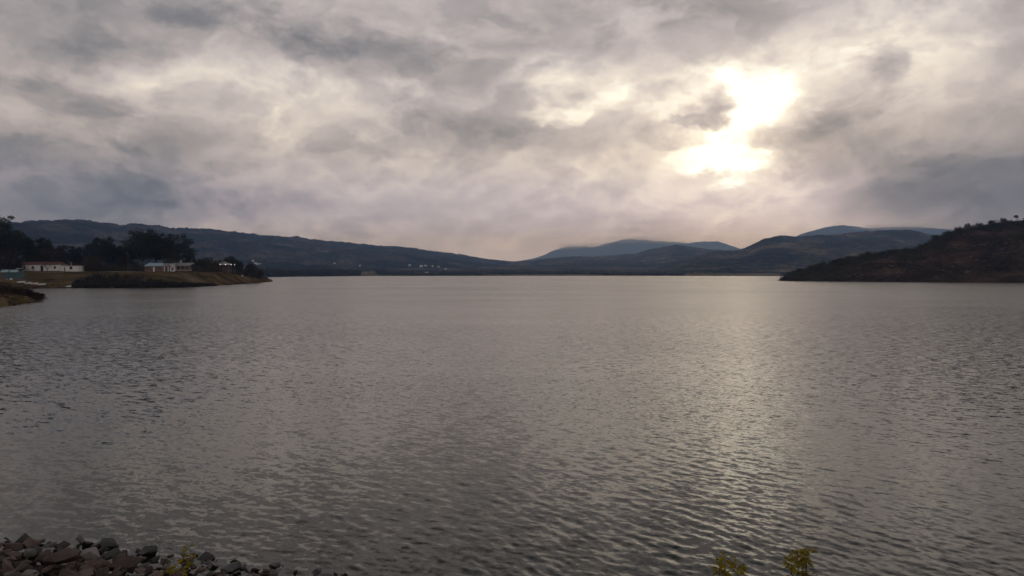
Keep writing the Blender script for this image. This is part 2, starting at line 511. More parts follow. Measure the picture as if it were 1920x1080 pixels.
# rock materials
def rock_mat(name, stops):
    m, t, p = new_mat(name)
    co = t.n("ShaderNodeTexCoord").outputs["Object"]
    oi = t.n("ShaderNodeObjectInfo")
    off = t.v("ADD", co, t.v("SCALE", t.xyz(1, 1, 1), t.m("MULTIPLY", oi.outputs["Random"], 40.0)))
    f = t.m("ADD", t.m("MULTIPLY", t.noise(off, 3.0, 8.0, 0.65), 0.6), t.m("MULTIPLY", oi.outputs["Random"], 0.4))
    c = t.ramp(f, stops)
    # wet band: rock is darker and glossier within reach of the waves
    z = t.sep(t.n("ShaderNodeNewGeometry").outputs["Position"])[2]
    wet = t.mrange(t.m("ADD", z, t.m("MULTIPLY", t.noise(off, 2.0, 3.0), 0.10)), 0.10, 0.24, 1.0, 0.0)
    c = t.mix(wet, c, t.v("SCALE", c, 0.35))
    t.l.new(c, p.inputs["Base Color"])
    t.l.new(t.m("MULTIPLY_ADD", wet, -0.5, 0.85), p.inputs["Roughness"])
    b = t.n("ShaderNodeBump")
    b.inputs["Strength"].default_value = 0.7
    b.inputs["Distance"].default_value = 0.04
    t.l.new(t.noise(off, 9.0, 8.0, 0.65), b.inputs["Height"])
    t.l.new(b.outputs[0], p.inputs["Normal"])
    return m


M["rock"] = rock_mat("reddish_rock", [(0.25, (0.044, 0.031, 0.027)), (0.42, (0.095, 0.064, 0.053)), (0.58, (0.155, 0.104, 0.085)), (0.75, (0.24, 0.17, 0.142))])
M["paleflat"] = rock_mat("pale_rock", [(0.3, (0.20, 0.18, 0.16)), (0.7, (0.34, 0.31, 0.28))])
M["mossrock"] = rock_mat("greenish_rock", [(0.3, (0.06, 0.058, 0.048)), (0.7, (0.12, 0.115, 0.095))])

# water ---------------------------------------------------------------------------
WIND = R(33)                       # waves run towards this bearing (from +X to +Y)
m, t, p = new_mat("lake_water")
pos = t.n("ShaderNodeNewGeometry").outputs["Position"]
nor = t.n("ShaderNodeNewGeometry").outputs["Normal"]
px_, py_, pz_ = t.sep(pos)
rotp = t.mapping(pos, rot=(0, 0, -R(62)))


def slope(scale_w, ratio, detail, rough, off):
    v = t.mapping(rotp, loc=off, scale=(scale_w, scale_w * ratio, 1))
    return t.v("SUBTRACT", t.noise(v, 1.0, detail, rough, 0.3, color=True), (0.5, 0.5, 0.5))


patch = t.mrange(t.noise(t.mapping(pos, scale=(0.010, 0.022, 1)), 1.0, 4.0, 0.6), 0.3, 0.7, 0.62, 1.15)
farw = t.m("MULTIPLY", t.mrange(py_, 17.0, 45.0, 0.75, 1.0), t.mrange(py_, 60.0, 320.0, 1.0, 0.35))
big = t.v("SCALE", slope(2.8, 0.4, 4.0, 0.68, (3, 1, 0)), t.m("MULTIPLY", farw, 0.60))
small = t.v("SCALE", slope(8.0, 0.5, 5.0, 0.65, (9, 4, 0)), t.m("MULTIPLY", t.mrange(py_, 30.0, 90.0, 1.3, 1.0), t.m("MULTIPLY", farw, 0.42)))
sl = t.v("SCALE", t.v("ADD", big, small), patch)
sl = t.v("MULTIPLY", sl, (1.0, 0.85, 0.0))
# rotate slopes back to the world
sl = t.mapping(sl, rot=(0, 0, R(62)))
nn = t.v("NORMALIZE", t.v("ADD", nor, sl))
t.l.new(nn, p.inputs["Normal"])
p.inputs["IOR"].default_value = 1.333
# waves too small to see from afar act as roughness
t.l.new(t.m("MULTIPLY", t.mrange(t.m("LOGARITHM", py_, 10.0), 1.2, 2.4, 0.07, 0.25, smooth=False), t.m("MULTIPLY_ADD", patch, 0.35, 0.65)), p.inputs["Roughness"])
turb = t.noise(t.mapping(pos, scale=(0.05, 0.05, 1)), 1.0, 4.0, 0.6)
t.l.new(t.ramp(turb, [(0.3, (0.011, 0.015, 0.006)), (0.7, (0.018, 0.022, 0.009))]), p.inputs["Base Color"])
M["water"] = m

# ================================================================== the setting
# ground / lake bed: one sheet to the horizon
tag(MB().poly([(-15000, -15000, -4), (15000, -15000, -4), (15000, 15000, -4), (-15000, 15000, -4)], [(0, 1, 2, 3)]).build("ground", M["bed"]), kind="structure")

# water: one fan-shaped sheet, finely divided where the waves can be seen
def build_water():
    nc = 1150
    c = np.linspace(-0.95, 0.95, nc)
    c = np.concatenate([[-60, -8, -3, -1.6], c, [1.6, 3, 8, 60]])
    rows = [11.5]
    while rows[-1] < 90:
        y = rows[-1]
        rows.append(y + max(0.045, y * y / (CAMZ * 731) * 0.75))
    while rows[-1] < 14000: rows.append(rows[-1] * 1.12)
    rows = np.array(rows)
    Y, C = np.meshgrid(rows, c, indexing="ij")
    X = np.clip(Y * C, -14500, 14500)
    Z = np.zeros_like(X)
    g = np.random.default_rng(5)
    dY = np.gradient(rows)[:, None]
    dX = Y * 0.00165
    for i in range(130):
        lam = 0.14 * (4.4 ** (i / 129.0)) * g.uniform(0.9, 1.1)     # 0.14 .. 0.6 m
        sp = 1.1 if lam < 0.5 else 0.6
        sysb = i % 2 == 1
        th = (R(68) if sysb else WIND) + g.normal(0, sp * (0.55 if sysb else 0.36))
        k = 2 * math.pi / lam
        steep = 0.015 if lam < 0.33 else 0.009
        a = steep / k * g.uniform(0.6, 1.3)
        ph = k * (X * math.cos(th) + Y * math.sin(th)) + g.uniform(0, 6.28)
        ph = ph + 3.2 * vnoise(X / (lam * 3.5) - i * 2.3, Y / (lam * 3.5) + i * 4.1, i + 300)
        step = np.maximum(dX, dY * abs(math.sin(th)) + dX * abs(math.cos(th)))
        w = 1 - sstep(0.11, 0.24, step / lam)
        # groups: patches of livelier and calmer water
        grp = 0.3 + 1.4 * vnoise(X / (lam * 6) + i * 3.7, Y / (lam * 6) - i * 1.9, i)
        cr = np.cos(ph)
        side = sstep(-9, 1, X)
        Z += a * w * grp * ((1.15 - 0.4 * side) if sysb else (0.25 + 0.9 * side)) * (cr + 0.25 * np.cos(2 * ph))
    Z[:, np.abs(c) > 1.0] = 0
    me = mesh_np("water", np.stack([X, Y, Z], -1).reshape(-1, 3), grid_faces(*X.shape), M["water"], True)
    return tag(link(bpy.data.objects.new("water", me)), kind="structure")


build_water()


def ribbon(name, prof, Yc, Yt, Yb, mat, ztoe=0.0, nrow=70, step=3.0, spur=0.25, rough=0.0, seed=0, power=1.2, crestvar=0.0, sscale=None, canopy=0.0):
    """a ridge: crest follows a skyline profile at distance Yc, toe at Yt, back at Yb"""
    pxs = np.arange(prof[0][0], prof[-1][0] + step, step)
    pys = np.interp(pxs, [q[0] for q in prof], [q[1] for q in prof])
    yc = Yc(pxs) if callable(Yc) else np.full_like(pxs, Yc)
    yt = Yt(pxs) if callable(Yt) else np.full_like(pxs, Yt)
    yb = Yb(pxs) if callable(Yb) else np.full_like(pxs, Yb)
    zc = CAMZ + (HY - pys) / F * yc
    nb = max(6, nrow // 4)
    t = np.concatenate([np.linspace(0, 1, nrow), 1 + np.linspace(0, 1, nb)[1:]])
    T, PX = np.meshgrid(t, pxs, indexing="ij")
    Yv = np.where(T <= 1, yt + (yc - yt) * T, yc + (yb - yc) * (T - 1))
    Xv = (PX - 960) / F * Yv
    up = np.clip(T, 0, 1)
    s = np.where(T <= 1, 0.35 * up + 0.65 * up ** power * (1.0 + 0.0 * up), 1 - (T - 1) ** 1.3)
    H = ztoe + (zc - ztoe) * s
    sc = sscale or (float(np.mean(yc)) * 0.12)
    n1 = fbm(Xv / sc, Yv / (sc * 1.3), 6, seed, 0.5, True)
    env = np.sin(np.pi * np.clip(T, 0, 1)) ** 0.8 + 0.10 * (T > 0.3)
    H = H + (n1 - 0.62) * spur * np.maximum(zc - ztoe, 0) * env
    if rough: H = H + (fbm(Xv / (rough * 4), Yv / (rough * 4), 3, seed + 9) - 0.5) * rough * np.clip(T * 6, 0, 1)
    if canopy: H = H + rng.uniform(-1, 1, H.shape) * canopy * np.clip(T * 8, 0, 1)
    H = np.where(T >= 2, ztoe - 1, H)
    H[0, :] = ztoe - 0.5
    me = mesh_np(name, np.stack([Xv, Yv, H], -1).reshape(-1, 3), grid_faces(*Xv.shape), mat, True)
    return tag(link(bpy.data.objects.new(name, me)), kind="structure")


# plain behind the far shore
def build_plain():
    pxs = np.linspace(-500, 2500, 500)
    shore_py = np.interp(pxs, [-500, 480, 560, 700, 1000, 1460, 2500], [521, 520, 518.6, 517.4, 517.0, 517.4, 519])
    y0 = CAMZ * F / (shore_py - HY)
    t = np.linspace(0, 1, 90) ** 2
    T, PX = np.meshgrid(t, pxs, indexing="ij")
    Yv = y0 + (9000 - y0) * T
    Xv = (PX - 960) / F * Yv
    H = -0.6 + 2.4 * sstep(0, 0.004, T) + 22 * sstep(0.0, 0.25, T) + 30 * T
    H += (fbm(Xv / 260, Yv / 260, 5, 3) - 0.5) * 16 * sstep(0.002, 0.05, T)
    H[0] = -0.8
    me = mesh_np("far_shore", np.stack([Xv, Yv, H], -1).reshape(-1, 3), grid_faces(*Xv.shape), M["plain"], True)
    tag(link(bpy.data.objects.new("far_shore", me)), kind="structure")
    return pxs, y0


plain_px, plain_y0 = build_plain()

ribbon("mountains", [(-200, 425), (-60, 422), (30, 417), (75, 414), (130, 411), (160, 412), (190, 415), (222, 421), (260, 419), (290, 422), (330, 428), (375, 429), (430, 432), (470, 437), (500, 441), (560, 444), (600, 451), (660, 456), (720, 462), (760, 463), (800, 469), (850, 474), (900, 484), (940, 489), (985, 494)],
       lambda p: 2400 + 3300 * np.clip(p / 960, 0, 1), lambda p: 1500 + 1600 * np.clip(p / 960, 0, 1), 8000, M["forest"], 20, 90, 2.2, 0.45, 14, 21, 1.5, canopy=3.5)
ribbon("mountains", [(955, 492), (985, 488), (1010, 482), (1040, 469), (1062, 462), (1090, 462), (1110, 463), (1140, 456), (1165, 450), (1185, 448), (1230, 452), (1290, 456), (1320, 453), (1345, 452), (1365, 459), (1400, 470), (1440, 480)],
       12800, 10000, 14300, M["forest_far"], 40, 50, 3.0, 0.22, 20, 33, 1.3)
ribbon("mountains", [(1440, 470), (1480, 449), (1510, 436), (1545, 427), (1580, 422), (1600, 424), (1625, 428), (1680, 426), (1720, 425), (1770, 430), (1840, 434), (1950, 430), (2150, 440)],
       9800, 7500, 12000, M["forest_far"], 40, 50, 3.0, 0.2, 18, 35, 1.3)
ribbon("hills", [(930, 496), (960, 491), (1000, 488), (1025, 484), (1060, 481), (1110, 481), (1150, 478), (1195, 475), (1210, 470), (1240, 464), (1268, 459), (1300, 464), (1330, 468), (1370, 470), (1420, 478), (1500, 490)],
       5600, 3200, 7000, M["forest_mid"], 12, 70, 2.5, 0.42, 12, 41, 1.2, canopy=3.0)
ribbon("hills", [(1180, 512), (1220, 500), (1250, 495), (1290, 487), (1325, 474), (1350, 472), (1385, 470), (1405, 462), (1430, 448), (1450, 444), (1466, 441), (1490, 444), (1520, 441), (1560, 440), (1600, 436), (1640, 433), (1690, 431), (1715, 433), (1745, 441), (1800, 452), (1900, 455), (2100, 450)],
       3500, 2150, 5000, M["forest_mid"], 6, 80, 2.5, 0.45, 10, 47, 1.1, canopy=2.4)

# low cloud resting on the far summits
def mist(px, py, Y, rx, ry, rz, dens, seed):
    g = random.Random(seed)
    bm = bmesh.new()
    bmesh.ops.create_icosphere(bm, subdivisions=4, radius=1.0)
    off = Vector((g.uniform(0, 50), g.uniform(0, 50), 3))
    for v in bm.verts:
        n = mnoise.fractal(v.co * 2.2 + off, 1.0, 2.0, 4)
        v.co *= 1 + 0.75 * n
        v.co.x *= rx; v.co.y *= ry; v.co.z *= rz
    me = bpy.data.meshes.new("mist")
    bm.to_mesh(me); bm.free()
    mt = M.get("mist%g" % dens)
    if not mt:
        mt = bpy.data.materials.new("mist")
        mt.use_nodes = True
        tr = NT(mt.node_tree)
        mt.node_tree.nodes.clear()
        vol = tr.n("ShaderNodeVolumePrincipled")
        vol.inputs["Color"].default_value = (1, 1, 1, 1)
        vol.inputs["Density"].default_value = dens
        vol.inputs["Absorption Color"].default_value = (1, 1, 1, 1)
        vol.inputs["Anisotropy"].default_value = 0.55
        o = tr.n("ShaderNodeOutputMaterial")
        tr.l.new(vol.outputs[0], o.inputs["Volume"])
        M["mist%g" % dens] = mt
    me.materials.append(mt)
    o = link(bpy.data.objects.new("mist", me))
    o.location = at(px, py, Y)
    return tag(o, kind="stuff")


mist(1085, 462, 12500, 420, 400, 50, 0.0009, 3)
mist(1060, 466, 12450, 240, 300, 30, 0.0007, 12)
mist(1120, 459, 12500, 300, 300, 42, 0.0008, 13)
mist(1190, 450, 12500, 620, 420, 50, 0.0009, 4)
mist(1250, 455, 12450, 480, 300, 34, 0.0008, 14)
mist(1175, 456, 12400, 180, 200, 30, 0.0007, 15)
mist(1690, 426, 9500, 560, 400, 34, 0.0009, 7)
mist(1640, 428, 9450, 260, 300, 24, 0.0007, 17)

# right hill of red rock and scrub ---------------------------------------------
HILL = [(1440, 528), (1466, 522), (1480, 512), (1500, 505), (1535, 496), (1580, 486), (1640, 475), (1700, 465), (1730, 458), (1750, 445), (1775, 434), (1810, 425), (1850, 417), (1900, 411), (1960, 405), (2100, 396), (2400, 390)]


def hill_front(p): return np.interp(p, [1440, 1480, 1560, 1700, 1920, 2400], [640, 596, 560, 520, 478, 440])


def hill_crest(p): return hill_front(p) + np.interp(p, [1440, 1500, 1750, 1920, 2400], [8, 45, 110, 170, 210])


hill_px = np.arange(1440, 2400, 2.0)


def hill_z(px, T):
    """height on the seaward slope, T 0 at the waterline, 1 at the crest"""
    py = np.interp(px, [q[0] for q in HILL], [q[1] for q in HILL]) + 4.0
    yf, yc = hill_front(px), hill_crest(px)
    zc = CAMZ + (HY - py) / F * yc
    Yv = yf + (yc - yf) * T
    Xv = (px - 960) / F * Yv
    n = fbm(Xv / 34, Yv / 50, 6, 71, 0.55, True)
    n2 = fbm(Xv / 7, Yv / 9, 4, 75, 0.55)
    tt = np.clip(T, 0, 1)
    H = -0.8 + np.minimum(1.6, zc * 0.4) * sstep(0, 0.04, T) + (zc - 0.8) * (0.75 * tt + 0.25 * tt ** 2)
    H = H + (n - 0.62) * 0.33 * np.maximum(zc, 1) * np.sin(np.pi * tt) ** 0.7 + (n2 - 0.5) * 2.0 * sstep(0.02, 0.15, T) * (1 - 0.6 * (tt > 0.97))
    H = np.where(T > 1, H - (T - 1) * zc * 0.9, H)
    return Xv, Yv, H


T, PX = np.meshgrid(np.concatenate([np.linspace(0, 1, 110), np.linspace(1.05, 2.0, 14)]), hill_px, indexing="ij")
Xv, Yv, H = hill_z(PX, T)
tag(link(bpy.data.objects.new("red_hill", mesh_np("red_hill", np.stack([Xv, Yv, H], -1).reshape(-1, 3), grid_faces(*Xv.shape), M["redhill"], True))), kind="structure")


# foliage ---------------------------------------------------------------------------
def leaf_quads(centers, sizes, g, flat=0.6):
    """one small bent card (two triangles sharing an edge as a quad) per centre, random orientation"""
    n = len(centers)
    a = g.normal(size=(n, 3))
    a /= np.linalg.norm(a, axis=1, keepdims=True)
    b = np.cross(a, g.normal(size=(n, 3)))
    b /= np.linalg.norm(b, axis=1, keepdims=True)
    sx = (sizes * g.uniform(0.6, 1.2, n))[:, None] * 0.5
    sy = (sizes * g.uniform(0.4, 1.0, n))[:, None] * 0.5 * flat
    c = centers
    v = np.stack([c - a * sx, c + b * sy, c + a * sx, c - b * sy], 1).reshape(-1, 3)
    f = np.arange(n * 4).reshape(n, 4)
    return v, f


def crown_points(lobes, n, g, shell=0.55):
    """points spread through ellipsoid lobes, more towards their outsides; lobes: (center, (rx,ry,rz))"""
    vol = np.array([l[1][0] * l[1][1] * l[1][2] for l in lobes]) ** 0.75
    idx = g.choice(len(lobes), size=n, p=vol / vol.sum())
    c = np.array([l[0] for l in lobes])[idx]
    r = np.array([l[1] for l in lobes])[idx]
    u = g.normal(size=(n, 3))
    u /= np.linalg.norm(u, axis=1, keepdims=True)
    rad = shell + (1 - shell) * g.uniform(0, 1, n) ** 0.6
    rad = np.where(g.uniform(size=n) < 0.3, g.uniform(0, 1, n) ** 0.5, rad)
    rad = rad * (1 + 0.22 * g.normal(size=n))
    return c + u * r * rad[:, None]


def make_tree(label, cat, base, height, width, mat, seed, style="round", leaf=0.7, nleaf=1500, name="tree", group=None, trunkmat="bark", trunkfrac=0.35):
    g = np.random.default_rng(seed)
    root = empty(name, base, g.uniform(0, 6.28))
    tag(root, label, cat, group)
    tr = MB()
    lean = g.normal(0, 0.03, 2) * height
    r0 = max(0.05, height * 0.018)
    top = height * (0.72 if style == "tall" else 0.6)
    pts = [(lean[0] * q * q, lean[1] * q * q, -0.3 + (top + 0.3) * q) for q in (0, 0.25, 0.5, 0.75, 1)]
    tr.tube(pts, [r0 * 1.25, r0, r0 * 0.8, r0 * 0.6, r0 * 0.3], 7)
    lobes = []
    nl = {"tall": 20, "round": 14, "column": 9, "bare": 12}[style]
    for i in range(nl):
        q = (i + 0.5) / nl
        if style == "tall":
            z = height * (trunkfrac + (0.97 - trunkfrac) * q)
            wr = width * 0.5 * (0.35 + 0.75 * math.sin(math.pi * min(0.95, 0.15 + 0.75 * q)))
        elif style == "column":
            z = height * (0.12 + 0.85 * q)
            wr = width * 0.5 * (0.9 - 0.55 * q)
        else:
            z = height * (trunkfrac + (0.92 - trunkfrac) * q)
            wr = width * 0.5 * math.sin(math.pi * (0.2 + 0.65 * q))
        ang = i * 2.4 + g.uniform(-0.5, 0.5)
        off = wr * g.uniform(0.25, 1.0) * (0.3 if style == "column" else 1.0)
        rr = wr * g.uniform(0.24, 0.50)
        c = (off * math.cos(ang), off * math.sin(ang), z)
        lobes.append((c, (rr, rr, rr * g.uniform(0.6, 0.95))))
        # limb from the trunk to the lobe
        zb = min(top * 0.95, max(height * 0.12, z - off * 0.9 - height * 0.05))
        tr.tube([(lean[0] * (zb / top) ** 2, lean[1] * (zb / top) ** 2, zb), (c[0] * 0.55, c[1] * 0.55, zb + (z - zb) * 0.6), c], [r0 * 0.42, r0 * 0.3, r0 * 0.1], 5)
    tr.build("trunk", M[trunkmat], root, True)
    P = crown_points(lobes, nleaf, g)
    sz = np.full(len(P), leaf) * g.uniform(0.6, 1.3, len(P))
    v, f = leaf_quads(P, sz, g, 0.75 if style != "bare" else 0.16)
    link(bpy.data.objects.new("crown", mesh_np("crown", v, f, M[mat])), root)
    return root


def bush_mass(name, spots, mat, seed, leaf=0.6, per=60, kind="stuff"):
    """scrub that reads as one mass: spots of (x, y, z, rx, rz)"""
    g = np.random.default_rng(seed)
    S = np.asarray(spots, dtype=float)
    n = len(S)
    k = np.maximum(8, (per * np.clip(S[:, 3] / np.median(S[:, 3]), 0.4, 2.5) ** 1.5)).astype(int)
    idx = np.repeat(np.arange(n), k)
    u = g.normal(size=(len(idx), 3))
    u /= np.linalg.norm(u, axis=1, keepdims=True)
    u[:, 2] = np.abs(u[:, 2])
    rad = (0.45 + 0.55 * g.uniform(size=len(idx)) ** 0.6) * (1 + 0.2 * g.normal(size=len(idx)))
    P = S[idx, :3] + u * rad[:, None] * np.stack([S[idx, 3], S[idx, 3], S[idx, 4]], 1)
    v, f = leaf_quads(P, leaf * g.uniform(0.5, 1.4, len(P)), g, 0.7)
    return tag(link(bpy.data.objects.new(name, mesh_np(name, v, f, M[mat]))), kind=kind)


def hill_spots(n, g, tlo, thi, r, rz, dens=None):
    px = g.uniform(1462, 2150, n)
    T = g.uniform(tlo, thi, n)
    if dens is not None:
        keep = g.uniform(size=n) < dens(px, T)
        px, T = px[keep], T[keep]
    X, Y, Z = hill_z(px, T)
    s = g.uniform(0.5, 1.4, len(X)) ** 1.2
    return np.stack([X, Y, Z - 0.2, r * s, rz * s], 1)


g = np.random.default_rng(77)
def scrub_dens(px, T):
    X, Y, Z = hill_z(px, T)
    nz = fbm(X / 22, Y / 22, 3, 91)
    return np.clip((nz - 0.36) * 3.2 + (T > 0.85) * 0.5 + (px < 1560) * 0.5 + (T < 0.10) * 0.35, 0.12, 1)
bush_mass("scrub", hill_spots(4200, g, 0.02, 0.98, 1.8, 1.7, scrub_dens), "scrub", 5, 0.8, 38)
bush_mass("scrub", hill_spots(1500, g, 0.55, 1.0, 2.0, 2.2, scrub_dens), "olive", 6, 0.75, 46)
bush_mass("scrub", hill_spots(420, g, 0.93, 1.0, 2.4, 2.8), "olive", 16, 0.75, 60)

# pale stones showing on the red slope
g = np.random.default_rng(78)
st = MB()
for i in range(150):
    pxr, tt = g.uniform(1560, 2000), g.uniform(0.03, 0.75)
    X, Y, Z = [float(q) for q in hill_z(np.array(pxr), np.array(tt))]
    st.ball((X, Y, Z), g.uniform(0.4, 1.3), 6, 4, (g.uniform(0.8, 1.8), 1, g.uniform(0.5, 0.9)))
M["hillstone"] = noisy("pale_pink_stone", [(0.3, (0.14, 0.085, 0.07)), (0.7, (0.24, 0.16, 0.135))], 0.5, 0.95, spec=0.0)
tag(st.build("outcrop_stones", M["hillstone"]), kind="stuff")

# trees standing on the hill's crest, one by one
g = np.random.default_rng(79)
crest_trees = []
def hill_tree(px, T, h, w, mat, seed, label, group=None, style="round", n=420, leaf=0.75, tf=0.2):
    X, Y, Z = [float(q) for q in hill_z(np.array(float(px)), np.array(float(T)))]
    return make_tree(label, "tree", (X, Y, Z - 0.1), h, w, mat, seed, style, leaf, n, "scrub_tree", group, trunkfrac=tf)
hill_tree(1904, 1.0, 5.6, 4.6, "olive", 901, "small round-topped tree standing clear above the red hill's crest at far right", n=380, tf=0.5)
hill_tree(1627, 0.98, 4.8, 6.5, "darkgreen", 902, "broad dark tree alone on the low shoulder of the red hill")
hill_tree(1864, 1.0, 3.8, 4.5, "twigs", 903, "leafless tree on the red hill's crest left of the round-topped one", style="bare", n=300)
hill_tree(1472, 0.3, 4.2, 7.0, "darkgreen", 904, "dark bushy tree at the waterside tip of the red hill")
for i, pxr in enumerate(np.concatenate([np.linspace(1492, 1750, 20), np.linspace(1752, 1945, 26)])):
    up = pxr > 1745
    hill_tree(pxr + g.uniform(-5, 5), g.uniform(0.9, 1.0), g.uniform(2.6, 4.4) + 0.8 * up, g.uniform(3.8, 6.0) + 0.8 * up, ["olive", "olive", "darkgreen", "scrub"][int(g.integers(4))], 910 + i,
              "low bushy olive tree in the line along the steep upper crest of the red hill" if up else "low bushy olive tree along the gentle left crest of the red hill",
              "trees along the upper crest of the red hill" if up else "trees along the lower crest of the red hill")

# far wood along the other shore: one mass of crowns
g = np.random.default_rng(80)
sp = []
for i in range(2600):
    pxr = g.uniform(470, 900) if i < 1700 else g.uniform(900, 1480)
    dep = g.uniform(0, 1) ** 1.6 * (420 if pxr < 730 else 120)
    y0 = float(np.interp(pxr, plain_px, plain_y0))
    Y = y0 + 12 + dep
    dens = 1.0 if pxr < 725 else 0.42
    if 1280 < pxr < 1468 and dep < 75: continue          # bare bank
    if 674 < pxr < 708 and dep < 300: continue           # cleared field
    if 905 < pxr < 1130 and dep < 24: continue
    if g.uniform() > dens: continue
    hgt = (10 if pxr < 725 else 5) * g.uniform(0.6, 1.15)
    sp.append(((pxr - 960) / F * Y, Y, 0.8 + 0.022 * dep * (1 if pxr < 725 else 0.6), g.uniform(4, 7.5) * (1 if pxr < 725 else 0.8), hgt))
bush_mass("distant_wood", sp, "wood", 8, 2.6, 34)

# sparse trees over the plain and the lower slopes beyond
sp = []
for i in range(1500):
    pxr = g.uniform(560, 1480)
    Y = float(np.interp(pxr, plain_px, plain_y0)) + g.uniform(60, 900)
    tq = (Y - float(np.interp(pxr, plain_px, plain_y0))) / (9000 - 1600)
    sp.append(((pxr - 960) / F * Y, Y, 1.5 + 22 * float(sstep(0, 0.25, tq)), g.uniform(4, 9), g.uniform(4, 8)))
bush_mass("distant_wood", sp, "wood", 9, 3.4, 24)

# ------------------------------------------------------------------ peninsula on the left
SH_PX = [-500, -100, 0, 60, 90, 150, 230, 330, 400, 450, 480, 503, 512]
SH_PY = [543, 543, 542, 541.5, 541, 540.5, 540.5, 539.5, 536.5, 533, 531, 529, 528]
TOP_PX = [-500, 380, 420, 450, 480, 500, 512]
TOP_Z = [6.9, 6.9, 6.6, 4.4, 2.2, 0.6, -0.8]


def pen_front(px): return CAMZ * F / (np.interp(px, SH_PX, SH_PY) - HY)


def pen_z(px, dep):
    zt = np.interp(px, TOP_PX, TOP_Z)
    Y = pen_front(px) + dep
    X = (px - 960) / F * Y
    rise = np.interp(px, [-500, 130, 300, 512], [68, 60, 56, 50])
    z = -0.9 + 1.3 * sstep(0, 4, dep) + (zt + 0.2) * sstep(2, rise, dep) * 0.97
    z = z + (fbm(X / 14, Y / 14, 4, 55) - 0.5) * 1.1 * sstep(3, 20, dep) * np.clip(zt / 5, 0.2, 1) * (1 - 0.7 * sstep(rise * 0.8, rise, dep))
    z = z - (zt + 2.5) * sstep(170, 210, dep)
    return X, Y, z


T, PX = np.meshgrid(np.concatenate([np.linspace(0, 80, 80), np.linspace(84, 220, 30)]), np.arange(-500, 513, 2.5), indexing="ij")
Xv, Yv, H = pen_z(PX, T)
tag(link(bpy.data.objects.new("peninsula", mesh_np("peninsula", np.stack([Xv, Yv, H], -1).reshape(-1, 3), grid_faces(*Xv.shape), M["grass"], True))), kind="structure")


def on_pen(px, dep):
    X, Y, Z = pen_z(np.array(float(px)), np.array(float(dep)))
    return Vector((float(X), float(Y), float(Z)))


def dep_for(px, Y): return Y - float(pen_front(px))


# pale track on the plateau
pxs = np.linspace(146, 262, 60)
vv = []
for pxr in pxs:
    for dd in (56, 61, 66, 71):
        q = on_pen(pxr, dd + 2 * math.sin(pxr * 0.05))
        vv.append((q.x, q.y, q.z + 0.06))
tag(link(bpy.data.objects.new("track", mesh_np("track", np.array(vv), grid_faces(60, 4), M["sand"], True))), kind="structure")

# dark scrub along the bank
g = np.random.default_rng(81)
sp = []
for i in range(520):
    pxr = g.uniform(138, 400)
    dmax = np.interp(pxr, [138, 180, 260, 330, 400], [16, 34, 28, 16, 6])
    q = on_pen(pxr, 2.5 + g.uniform(0, 1) ** 1.2 * dmax)
    s = g.uniform(0.6, 1.3)
    sp.append((q.x, q.y, q.z - 0.2, 1.5 * s, np.interp(pxr, [130, 180, 260, 330, 400], [1.0, 2.4, 2.0, 1.3, 0.8]) * s))
for i in range(150):
    q = on_pen(g.uniform(40, 500), 2 + g.uniform(0, 3))
    sp.append((q.x, q.y, q.z - 0.1, 0.7, 0.5))
bush_mass("bank_scrub", sp, "bank", 10, 0.5, 70)
# rough tufts over the grass
sp = []
for i in range(500):
    q = on_pen(g.uniform(-20, 480), g.uniform(6, 62))
    sp.append((q.x, q.y, q.z - 0.05, g.uniform(0.3, 0.7), g.uniform(0.15, 0.4)))
M["tuft"] = leafy("dry_tufts", [(0.3, (0.05, 0.04, 0.018)), (0.5, (0.08, 0.065, 0.028)), (0.72, (0.13, 0.10, 0.05))], 0.15, 0.1)
bush_mass("grass_tufts", sp, "tuft", 12, 0.3, 26)

# brown undergrowth behind the houses
sp = []
for i in range(760):
    pxr = g.uniform(-60, 500)
    dd = g.uniform(76, 125)
    q = on_pen(pxr, dd)
    top = np.interp(pxr, [-60, 150, 250, 380, 450, 500], [8.0, 5.0, 5.5, 5.5, 4.5, 2.5])
    sp.append((q.x, q.y, q.z - 0.3, g.uniform(1.4, 3.2), top * g.uniform(0.5, 1.0)))
bush_mass("undergrowth", sp, "scrub", 13, 0.75, 80)

